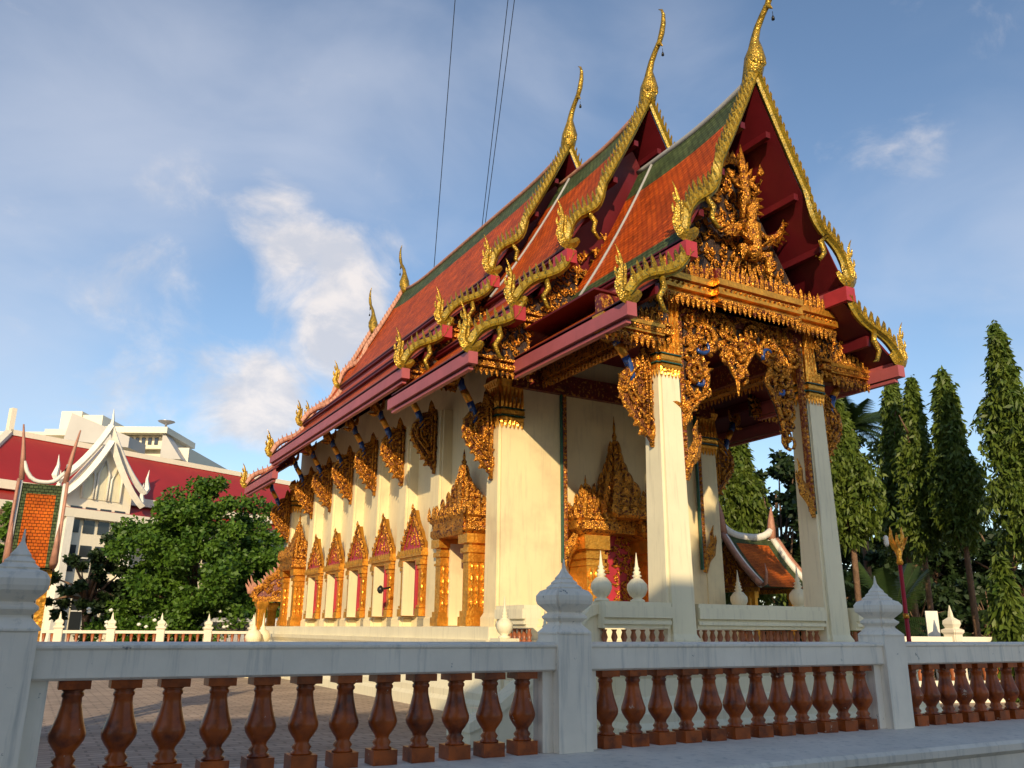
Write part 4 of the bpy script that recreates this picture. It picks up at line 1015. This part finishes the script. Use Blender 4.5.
# white balls / urn by the corner of the platform
for i, (px, d) in enumerate(((253, 31), (262, 31.5))):
    q = at(px, 640, d); b = MB(); b.reden([(.2, 0), (.2, 1.0), (.24, 1.05)], (q.x, q.y, 0)); b.lathe([(.1, 1.05), (.22, 1.15), (.28, 1.3), (.22, 1.48), (.08, 1.56), (.1, 1.6), (.04, 1.7), (.005, 2.1)], (q.x, q.y, 0), 14)
    tag(b.build('bollard', 'creamwhite'), ['left', 'right'][i] + ' one of two white urn topped posts beside the small gilded shrine', 'post', 'urn topped posts by the gilded shrine')
# ================================================================== DISTANT BUILDINGS
# hall with red roof: local frame along its ridge
h0 = at(12, 436, 60); h1 = at(258, 470, 70); d_ = V((h1.x - h0.x, h1.y - h0.y, 0)); LEN = d_.length; d_.normalize(); s_ = V((-d_.y, d_.x, 0))
if s_.dot(fwd) < 0: s_ = -s_
B0 = V((h0.x, h0.y, 0)); r = empty('red_roofed_hall', B0); tag(r, 'cream assembly hall with long bright red roof and white pointed gable, behind the left trees', 'building')
def bo(mb, u0, u1, v0, v1, z0, z1, mi=0): mb.obox(B0 + d_ * (u0 + u1) / 2 + s_ * (v0 + v1) / 2 + UZ * (z0 + z1) / 2, d_ * (u1 - u0) / 2, s_ * (v1 - v0) / 2, UZ * (z1 - z0) / 2, mi)
RZh = 13.1; EZ = 9.3; U1 = LEN + 8
def quad(mb, pts, t=.12, mi=0):
    vs = [B0 + d_ * u + s_ * v + UZ * z for u, v, z in pts] + [B0 + d_ * u + s_ * v + UZ * (z - t) for u, v, z in pts]
    mb.add(vs, [(0, 1, 2, 3), (7, 6, 5, 4), (0, 4, 5, 1), (1, 5, 6, 2), (2, 6, 7, 3), (3, 7, 4, 0)], mi)
b = MB(); quad(b, [(0, 0, RZh), (U1, 0, RZh), (U1, -5, EZ), (-4.2, -5, EZ)]); quad(b, [(0, 0, RZh), (U1, 0, RZh), (U1, 5, EZ), (0, 5, EZ)]); quad(b, [(-5.5, -4.7, 8.95), (U1, -4.7, 8.95), (U1, -6.6, 8.1), (-5.5, -6.6, 8.1)]); add(b, 'roof', 'redroof', r)
b = MB(); bo(b, -.2, U1, -.2, .2, RZh - .1, RZh + .25); bo(b, -5.5, U1, -5.1, -4.6, 8.95, 9.45); bo(b, -5.5, U1, -6.9, -6.5, 7.6, 8.1)
for v in (-1,):
    vs = [(-.35, 0, RZh + .3), (.05, 0, RZh + .3), (-4.1, -5, EZ + .2), (-4.5, -5, EZ + .2)]; quad(b, vs, .5)
bo(b, -.35, -.05, -.2, .2, RZh, RZh + 1.6)
add(b, 'roof_edge', 'bldwhite', r)
b = MB(); bo(b, -5, U1, -4.6, 4.6, 0, 9.4); bo(b, -2.4, U1, -6.2, -5.8, 7.0, 7.6)
for i in range(9): bo(b, -2 + i * 3.4, -1.6 + i * 3.4, -6.3, -5.9, 0, 8)
add(b, 'wall', 'bldwhite', r)
for i in range(14):
    if 3.6 < -1.6 + i * 1.75 < 10.5: continue
    for z in (1.2, 4.6):
        b = MB(); bo(b, -1.5 + i * 1.75, -.4 + i * 1.75, -4.68, -4.6, z, z + 2.2); w = add(b, 'window', 'glass', r); c = MB(); bo(c, -1.6 + i * 1.75, -.3 + i * 1.75, -4.76, -4.69, z + 1.06, z + 1.14); bo(c, -1 + i * 1.75, -.92 + i * 1.75, -4.75, -4.69, z, z + 2.2); add(c, 'frame', 'bldwhite', w)
# gabled entrance bay in front of the roof
gq = at(97, 520, 55.5); rel = gq - B0; gu = rel.dot(d_); gv = rel.dot(s_)
def gfr(v): return (B0 + d_ * gu + s_ * v, d_, UZ, -s_)
b = MB(); b.plate([(-2.0, 0), (2.0, 0), (2.0, 9.3), (0, 12.2), (-2.0, 9.3)], gfr(gv + .3), .28); bo(b, gu - 1.95, gu + 1.95, gv + .6, -4.6, 0, 9.1); w0 = add(b, 'gable_wall', 'bldwhite', r)
for k, (dz, e, th) in enumerate(((0, 0, .34), (.95, .35, .28))):
    b = MB()
    for s in (-1, 1):
        pth = bez((s * (2.5 + e * .7), 8.7 + dz * .9), (s * (1.6 + e * .5), 9.3 + dz), (s * .6, 11.0 + dz), (0, 12.3 + dz * 1.05), 10)
        b.blade(pth, [.42] * 11, gfr(gv - .1 - .3 * (1 - k)), th)
        x, z = pth[0]; b.blade([(x, z), (x + s * .15, z + .3), (x + s * .05, z + .9), (x + s * .12, z + 1.5)], [.3, .42, .2, .02], gfr(gv - .1), .15)
    if k: b.blade([(0, 13.1), (.05, 13.7), (.0, 14.4)], [.4, .2, .02], gfr(gv - .1), .15)
    add(b, 'bargeboard', 'trimwhite', r)
for i, x in enumerate((-.85, 0, .85)):
    b = MB(); hh = 1.1 if i == 1 else .4
    b.plate([(x - .3, 8.8), (x + .3, 8.8), (x + .3, 9.9 + hh * .4), (x, 10.5 + hh * .5), (x - .3, 9.9 + hh * .4)], gfr(gv + .0), .03, 0); o = add(b, 'lancet_niche', 'creamwhite', r)
    c = MB(); c.tube([B0 + d_ * (gu + a) + s_ * (gv - .08) + UZ * z for a, z in ((x - .34, 8.8), (x - .34, 9.9 + hh * .4), (x, 10.6 + hh * .5), (x + .34, 9.9 + hh * .4), (x + .34, 8.8))], .07, 5); c.build('niche_frame', 'trimwhite', o)
for i in range(4):
    for z, h in ((6.8, 1.5), (4.6, 1.5), (1.2, 2.4)):
        x = -1.35 + i * .9; b = MB(); b.plate([(x - .33, z), (x + .33, z), (x + .33, z + h), (x - .33, z + h)], gfr(gv - .0), .03); w = add(b, 'window', 'glass', r)
        c = MB(); c.plate([(x - .33, z + h * .5), (x + .33, z + h * .5), (x + .33, z + h * .5 + .08), (x - .33, z + h * .5 + .08)], gfr(gv - .06), .03); c.build('frame', 'trimwhite', w)
b = MB()
for x in (-1.85, 1.85): b.obox(B0 + d_ * (gu + x) + s_ * (gv - .2) + UZ * 4, d_ * .22, s_ * .3, UZ * 4)
add(b, 'buttress', 'trimwhite', r)
# modern flat-roofed block behind
m0 = at(60, 440, 105); r = empty('modern_block', (m0.x, m0.y, 0)); tag(r, 'pale flat roofed modern block with rooftop boxes, rising behind the red roof', 'building')
B0 = V((m0.x, m0.y, 0)); d_ = V((right.x, right.y, 0)).normalized(); s_ = V((fwd.x, fwd.y, 0)).normalized()
def px_u(px): return (at(px, 440, 105) - B0).dot(d_)
def zz(py): return at(60, py, 105).z
b = MB(); bo(b, px_u(-30), px_u(212), 0, 16, 0, zz(447)); bo(b, px_u(-30), px_u(58), -.6, 16, zz(446), zz(433)); add(b, 'wall', 'bldwhite', r)
b = MB(); bo(b, px_u(66), px_u(92), -1.5, 4, zz(440), zz(414)); bo(b, px_u(92), px_u(116), -1.2, 5, zz(440), zz(417)); add(b, 'stair_tower', 'bldwhite', r)
b = MB(); bo(b, px_u(58), px_u(97), -3, 0, zz(441), zz(435)); bo(b, px_u(114), px_u(196), -2.5, 6, zz(437), zz(431)); bo(b, px_u(120), px_u(186), -1, 4, zz(450), zz(437.5)); add(b, 'roof_slab', 'bldwhite', r)
b = MB(); 
for i in range(9): bo(b, px_u(122 + i * 7), px_u(126 + i * 7), -1.1, -1.02, zz(446), zz(439))
add(b, 'window_band', 'glass', r)
b = MB(); b.plate([(px_u(113), zz(455)), (px_u(182), zz(462)), (px_u(182), zz(452)), (px_u(118), zz(430))][::1], (B0 - s_ * 6, d_, UZ, -s_), 2.0); bo(b, px_u(186), px_u(190), -1, 5, zz(450), zz(434)); b.plate([(px_u(190), zz(434)), (px_u(212), zz(462)), (px_u(190), zz(462))], (B0 - s_ * 1, d_, UZ, -s_), 1.0); add(b, 'sloping_roof', 'bldgrey', r)
b = MB(); t_ = B0 + d_ * px_u(184); z1 = zz(424); b.tube([t_ + UZ * zz(434), t_ + UZ * z1], .12, 6); b.lathe([(.1, 0), (.9, .35), (.95, .4), (.1, .45)], t_ + UZ * z1, 10)
add(b, 'antenna', 'steel', r)
# house glimpsed through the trunks at the right
q = at(955, 620, 52); r = empty('garden_house', (q.x, q.y, 0)); tag(r, 'pale low house glimpsed between the tree trunks at the right', 'building')
B0 = V((q.x, q.y, 0))
b = MB(); bo(b, -1.6, 1.5, 0, 5, 0, 3.3); bo(b, 1.5, 5, 1.5, 5, 0, 2.4); add(b, 'wall', 'bldwhite', r)
b = MB(); bo(b, -2.4, 2.2, -.8, 5.5, 3.3, 3.6); add(b, 'roof', 'bldwhite', r)
b = MB(); bo(b, -1.0, .0, -.04, 0, 1.2, 2.6); add(b, 'window', 'glass', r)
# ================================================================== SIGN, LAMPS, VAN
q = at(932, 620, 25); b = MB(); B0 = V((q.x, q.y, 0)); bo(b, -.16, .16, -.02, .02, 1.35, 2.15); o = b.build('notice_board', 'trimwhite'); b = MB(); bo(b, -.03, .03, .03, .08, 0, 2.1); add(b, 'pole', 'steel', o); tag(o, 'small white upright board standing between trunks behind the right fence', 'sign')
q = at(909, 640, 20.5); b = MB(); O = V((q.x, q.y, 0)); zt = at(905, 530, 20.5).z
b.lathe([(.10, 0), (.10, .25), (.05, .3), (.045, zt - .75)], O, 10); o = b.build('lamp_post', 'red'); tag(o, 'slim red lacquered post crowned with a gilded flame ornament, right of the porch', 'lamp post')
c = MB(); c.lathe([(.05, zt - .75), (.08, zt - .7), (.05, zt - .6), (.09, zt - .45), (.04, zt - .3)], O, 10)
fr = (O, d_, UZ, -s_)
for s in (-1, 1): c.flame(s * .03, zt - .45, pi / 2 - s * .5, .55, .14, s * .9, fr, .05, 0, 6); c.flame(s * .05, zt - .35, pi / 2 - s * 1.0, .3, .1, s * .9, fr, .05, 0, 5)
c.flame(0, zt - .4, pi / 2, .35, .12, 0, fr, .05); c.lathe([(.06, 1.9), (.06, 2.0)], O, 8); c.lathe([(.06, 1.2), (.06, 1.26)], O, 8)
add(c, 'gilded_crown', 'gold2', o)
c = MB(); p_ = O - d_ * .24 + UZ * (zt - .35); c.lathe([(.03, 0), (.055, .06), (.05, .2), (.02, .24)], p_, 8); add(c, 'lamp_glass', 'trimwhite', o)
q = at(232, 640, 44.5); B0 = V((q.x, q.y, 0)); r = empty('parked_van', B0); tag(r, 'silver van parked behind the low fence, beside the far end of the temple', 'van')
bd = MB(); vfr = (B0, d_, UZ, -s_); body = [(-2.3, .35), (-2.35, 1.1), (-1.7, 1.3), (-1.1, 1.95), (-.6, 2.05), (2.2, 2.05), (2.4, 1.9), (2.45, .35)]
bd.plate(body, vfr, .85, 0); add(bd, 'body', 'van', r)
c = MB(); c.plate([(-1.5, 1.3), (-1.02, 1.85), (2.1, 1.85), (2.2, 1.3)], (B0, d_, UZ, -s_), .87, 0); add(c, 'windows', 'glass', r)
for x in (-1.5, 1.6):
    for v in (-.86, .86):
        c = MB(); c.tube([B0 + d_ * x + s_ * (v - .1) + UZ * .34, B0 + d_ * x + s_ * (v + .1) + UZ * .34], .34, 16); add(c, 'wheel', 'black', r)
# overhead cables
for i, (p0, p1, lb) in enumerate((((458, -40), (434, 266), 'single thin black cable crossing the sky, left of the pair'), ((512, -40), (481, 232), 'left cable of the close pair crossing the sky'), ((519, -40), (484, 230), 'right cable of the close pair crossing the sky'))):
    c = MB(); a = at(p0[0], p0[1], 36); b_ = at(p1[0], p1[1], 46); e = a + (b_ - a) * 1.5; st_ = a - (b_ - a) * .8
    pts = []
    for k in range(25): t = k / 24; p_ = st_ * (1 - t) + e * t; p_.z -= 1.1 * 4 * t * (1 - t) * .3; pts.append(p_)
    c.tube(pts, .022, 5); tag(c.build('overhead_cable', 'black'), lb, 'cable', 'overhead cables')
# ================================================================== TREES
def leaves(mb, pts, size, rnd, droop=.0, elong=1.6):
    for p in pts:
        a = V((rnd.gauss(0, 1), rnd.gauss(0, 1), rnd.gauss(0, .7) - droop)).normalized(); b = a.cross(V((rnd.gauss(0, 1), rnd.gauss(0, 1), rnd.gauss(0, 1)))).normalized()
        s = size * rnd.uniform(.6, 1.25); L_ = a * s * elong; B_ = b * s * .5; p = V(p)
        mb.add([p, p + L_ * .45 + B_, p + L_, p + L_ * .45 - B_], [(0, 1, 2, 3)])
def clump_points(c, rad, n, rnd, flat=.8):
    out = []
    for _ in range(n):
        v = V((rnd.gauss(0, 1), rnd.gauss(0, 1), rnd.gauss(0, 1))).normalized() * rad * rnd.random() ** .4; v.z *= flat; out.append(V(c) + v)
    return out
def broad_tree(base, H, R, label, seed, n_cl=70, per=150, size=.16, m_='leaf', zlo=.2, name='tree', trunk=.25, group=None):
    rnd = random.Random(seed); r = empty(name, base); tag(r, label, 'tree', group)
    O = V(base); t = MB(); t.tube([O, O + V((.1, .1, H * .25)), O + V((-.1, .2, H * .45)), O + V((0, 0, H * .75))], [trunk, trunk * .8, trunk * .6, trunk * .2], 8)
    cl = []
    for i in range(n_cl):
        v = V((rnd.gauss(0, 1), rnd.gauss(0, 1), rnd.gauss(0, 1))).normalized() * rnd.uniform(.45, 1.12)
        z = H * (zlo + (1 - zlo) * .5 * (1 + v.z)); k = 1 - .25 * max(0, v.z); cl.append((O + V((v.x * R * k, v.y * R * k, z)), R * rnd.uniform(.09, .21)))
    for c, rd in cl[:26]:
        a = O + V((0, 0, H * rnd.uniform(.2, .5))); t.tube([a, (a + c) / 2 + V((0, 0, .2)), c], [trunk * .4, trunk * .25, .02], 5)
    add(t, 'trunk', 'bark', r); m2 = MB()
    for c, rd in cl: leaves(m2, clump_points(c, rd, per, rnd, .75), size, rnd, .15)
    add(m2, 'crown', m_, r); return r
def mast_tree(base, zc0, H, R, label, seed, n=6500, size=.15, lean=0, trunk=.1, group='column shaped trees behind the right fence'):
    rnd = random.Random(seed); r = empty('mast_tree', base); tag(r, label, 'tree', group); O = V(base)
    t = MB(); t.tube([O, O + V((.05, 0, zc0)), O + V((.02 + lean, .04, H * .7)), O + V((lean, 0, H * .97))], [trunk, trunk * .85, trunk * .5, .02], 8)
    for k in range(14):
        a0 = rnd.uniform(0, 6.28); z = zc0 + (H - zc0) * k / 14 * .8; t.tube([O + V((.03, 0, z - .5)), O + V((cos(a0) * R * .4, sin(a0) * R * .4, z + .1))], [trunk * .4, .015], 5)
    add(t, 'trunk', 'bark', r); m2 = MB()
    # drooping sprays arranged round the trunk
    ns = n // 16
    ph = rnd.uniform(0, 6)
    for _ in range(ns):
        q = rnd.random() ** .85; z = zc0 + (H - zc0) * q
        prof = min(1, (q + .04) * 6) * (1 - q) ** .62 * 1.25; prof = min(1.0, prof) * (1 + .18 * sin(z * 2.3 + ph) + .1 * sin(z * 5.1 + ph * 2))
        a = rnd.uniform(0, 6.28); rr = R * prof * rnd.uniform(.55, 1.08) * (1 + .15 * sin(3 * a + z))
        p0 = O + V((cos(a) * rr * .5 + lean * q, sin(a) * rr * .5, z + .15)); p1 = O + V((cos(a) * rr + lean * q, sin(a) * rr, z - .35 - .25 * rnd.random()))
        leaves(m2, [p0 + (p1 - p0) * rnd.random() + V((rnd.gauss(0, .05), rnd.gauss(0, .05), rnd.gauss(0, .05))) for k in range(16)], size, rnd, 1.6, 2.9)
    add(m2, 'crown', 'mast', r); return r
def g0(px, d): q = at(px, 640, d); return (q.x, q.y, 0)
# big leafy tree at the left, in two masses
q = g0(188, 36); q = g0(190, 46); broad_tree(q, 8.5, 4.45, 'big dark green leafy tree in front of the red roofed hall', 3, 210, 330, .15, 'leaf', .06)
broad_tree(g0(82, 45), 6.2, 1.6, 'rounded dark tree standing left of the white gabled bay', 5, 34, 200, .14, 'darkleaf', .15)
broad_tree(g0(-2, 40), 6.6, 2.0, 'dark tree cut by the left edge of the photo', 6, 40, 170, .15, 'leaf', .15)
broad_tree(g0(262, 60), 10.0, 3.5, 'green tree behind the far end of the temple', 9, 50, 120, .2, 'leaf', .1)
# shrubs with white blossoms under the tree
for i, (px, d, lb) in enumerate(((112, 44, 'white flowering shrub left of the big tree trunk'), (150, 43.5, 'white flowering shrub under the middle of the big tree'), (200, 44, 'white flowering shrub nearest the silver van'))):
    rnd = random.Random(40 + i); base = g0(px, d); r = empty('shrub', base); tag(r, lb, 'shrub', 'flowering shrubs under the big tree'); m2 = MB()
    for k in range(12): leaves(m2, clump_points(V(base) + V((rnd.uniform(-1.2, 1.2), rnd.uniform(-.6, .6), rnd.uniform(.5, 1.9))), .5, 90, rnd), .13, rnd)
    add(m2, 'foliage', 'leaf', r); f = MB()
    for k in range(5): f.lathe([(0, 0), (.09, .03), (.10, .1), (0, .16)], V(base) + V((rnd.uniform(-1.3, 1.3), -.9, rnd.uniform(1.5, 2.3))), 6)
    add(f, 'blossoms', 'flower', r)
# mast trees
MT = [(862, 27, 546, 400, 1.0, 'broadest bright green column tree, directly right of the porch column', 0),
      (918, 33, 560, 370, .85, 'column tree whose tip touches the corner of the porch roof', .25),
      (934, 31, 556, 374, .68, 'narrow column tree, second left of the wide gap of sky', .55),
      (978, 30, 548, 367, .82, 'column tree standing just left of the wide gap of sky', .1),
      (1046, 27, 560, 318, .92, 'tallest column tree, cut by the right edge of the photo', 0)]
for i, (px, d, pc, pt, R_, lb, ln) in enumerate(MT):
    base = g0(px, d); zc = at(px, pc, d).z; zt = at(px, pt, d).z; mast_tree(base, zc + .4, zt, R_, lb, 60 + i, 17000, .082, ln)
for i, (px, d, pc, pt, R_, lb) in enumerate(((752, 30, 600, 425, 1.15, 'column tree seen inside the porch, left of the gap of sky'),)):
    base = g0(px, d); mast_tree(base, at(px, pc, d).z, at(px, pt, d).z, R_, lb, 80 + i, 12000, .095)
# dark trees behind
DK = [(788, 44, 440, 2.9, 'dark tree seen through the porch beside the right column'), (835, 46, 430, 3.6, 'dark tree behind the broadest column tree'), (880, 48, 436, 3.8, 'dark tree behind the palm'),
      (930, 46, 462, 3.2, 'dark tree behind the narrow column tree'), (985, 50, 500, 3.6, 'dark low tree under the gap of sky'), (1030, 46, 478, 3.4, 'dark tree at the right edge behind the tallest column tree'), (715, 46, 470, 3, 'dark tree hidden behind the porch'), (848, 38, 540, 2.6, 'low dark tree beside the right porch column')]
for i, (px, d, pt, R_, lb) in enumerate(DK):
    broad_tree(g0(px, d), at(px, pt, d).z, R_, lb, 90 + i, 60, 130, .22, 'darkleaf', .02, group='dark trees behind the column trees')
for i in range(6):
    px = 850 + i * 36; broad_tree(g0(px, 36 + i % 2 * 3), 3.0 + (i % 3) * .5, 1.5, 'dark round bush among the trunks, number %s from the porch' % ['one', 'two', 'three', 'four', 'five', 'six'][i], 120 + i, 20, 130, .16, 'darkleaf', .02, 'bush', .08, 'bushes among the trunks')
r_ = mast_tree(g0(1012, 25), .5, at(1012, 556, 25).z, .55, 'small young conical tree standing low at the right edge', 131, 4500, .10, group='young trees')
broad_tree(g0(948, 27), at(948, 608, 27).z + .2, .55, 'small clipped round bush beside the white board', 132, 14, 120, .10, 'darkleaf', .05, 'bush', .05)
# palm
def palm(base, zc, R_, label, seed, n=26):
    rnd = random.Random(seed); r = empty('palm_tree', base); tag(r, label, 'palm'); O = V(base); t = MB()
    t.tube([O, O + V((.1, 0, zc * .5)), O + V((0, 0, zc))], [.17, .13, .11], 8); add(t, 'trunk', 'bark', r); m2 = MB()
    for k in range(n):
        a = 2.4 * k + rnd.uniform(-.2, .2); e = rnd.uniform(-.15, 1.25); dr = V((cos(a) * cos(e), sin(a) * cos(e), sin(e))); pts = []
        for j in range(11):
            q = j / 10; pts.append(O + V((0, 0, zc)) + dr * R_ * q - V((0, 0, R_ * .55 * q * q * cos(e))))
        m2.tube(pts, [.03 * (1 - j / 12) for j in range(11)], 4)
        sd_ = dr.cross(UZ).normalized()
        for j in range(1, 33):
            q = j / 33 * 10; i0 = min(9, int(q)); p = pts[i0].lerp(pts[i0 + 1], q - i0); al = (pts[i0 + 1] - pts[i0]).normalized()
            for s in (-1, 1):
                ll = R_ * .34 * (1 - abs(j / 33 - .4)) * rnd.uniform(.8, 1.1); tip = p + (sd_ * s * .8 + al * .6 - UZ * .55).normalized() * ll; w_ = al * .035
                m2.add([p - w_, p + w_, tip], [(0, 1, 2)])
    add(m2, 'fronds', 'palm', r)
q = g0(874, 37); palm(q, at(874, 425, 37).z, 2.3, 'palm with dark feathery fronds between the column trees', 7)
palm(g0(895, 30), 1.9, 2.6, 'low spreading palm behind the red lamp post', 8, 18)
# ================================================================== STREET BEHIND THE VIEWER (casts the long evening shade)
r = empty('shop_house', (-8, -9, 0)); tag(r, 'plain cream street building opposite the temple, behind the viewer', 'building')
b = MB(); b.box(-24, 4.0, -14, -9, 0, 11.0); add(b, 'wall', 'bldwhite', r)
b = MB(); b.box(-24.2, 4.2, -14.2, -8.8, 11.0, 11.2); add(b, 'roof', 'bldgrey', r)
broad_tree((2.5, -8.0, 0), 15.2, 2.9, 'tall street tree behind the viewer, beside the cream street building', 200, 110, 150, .26, 'leaf', .52, 'tree', .22)
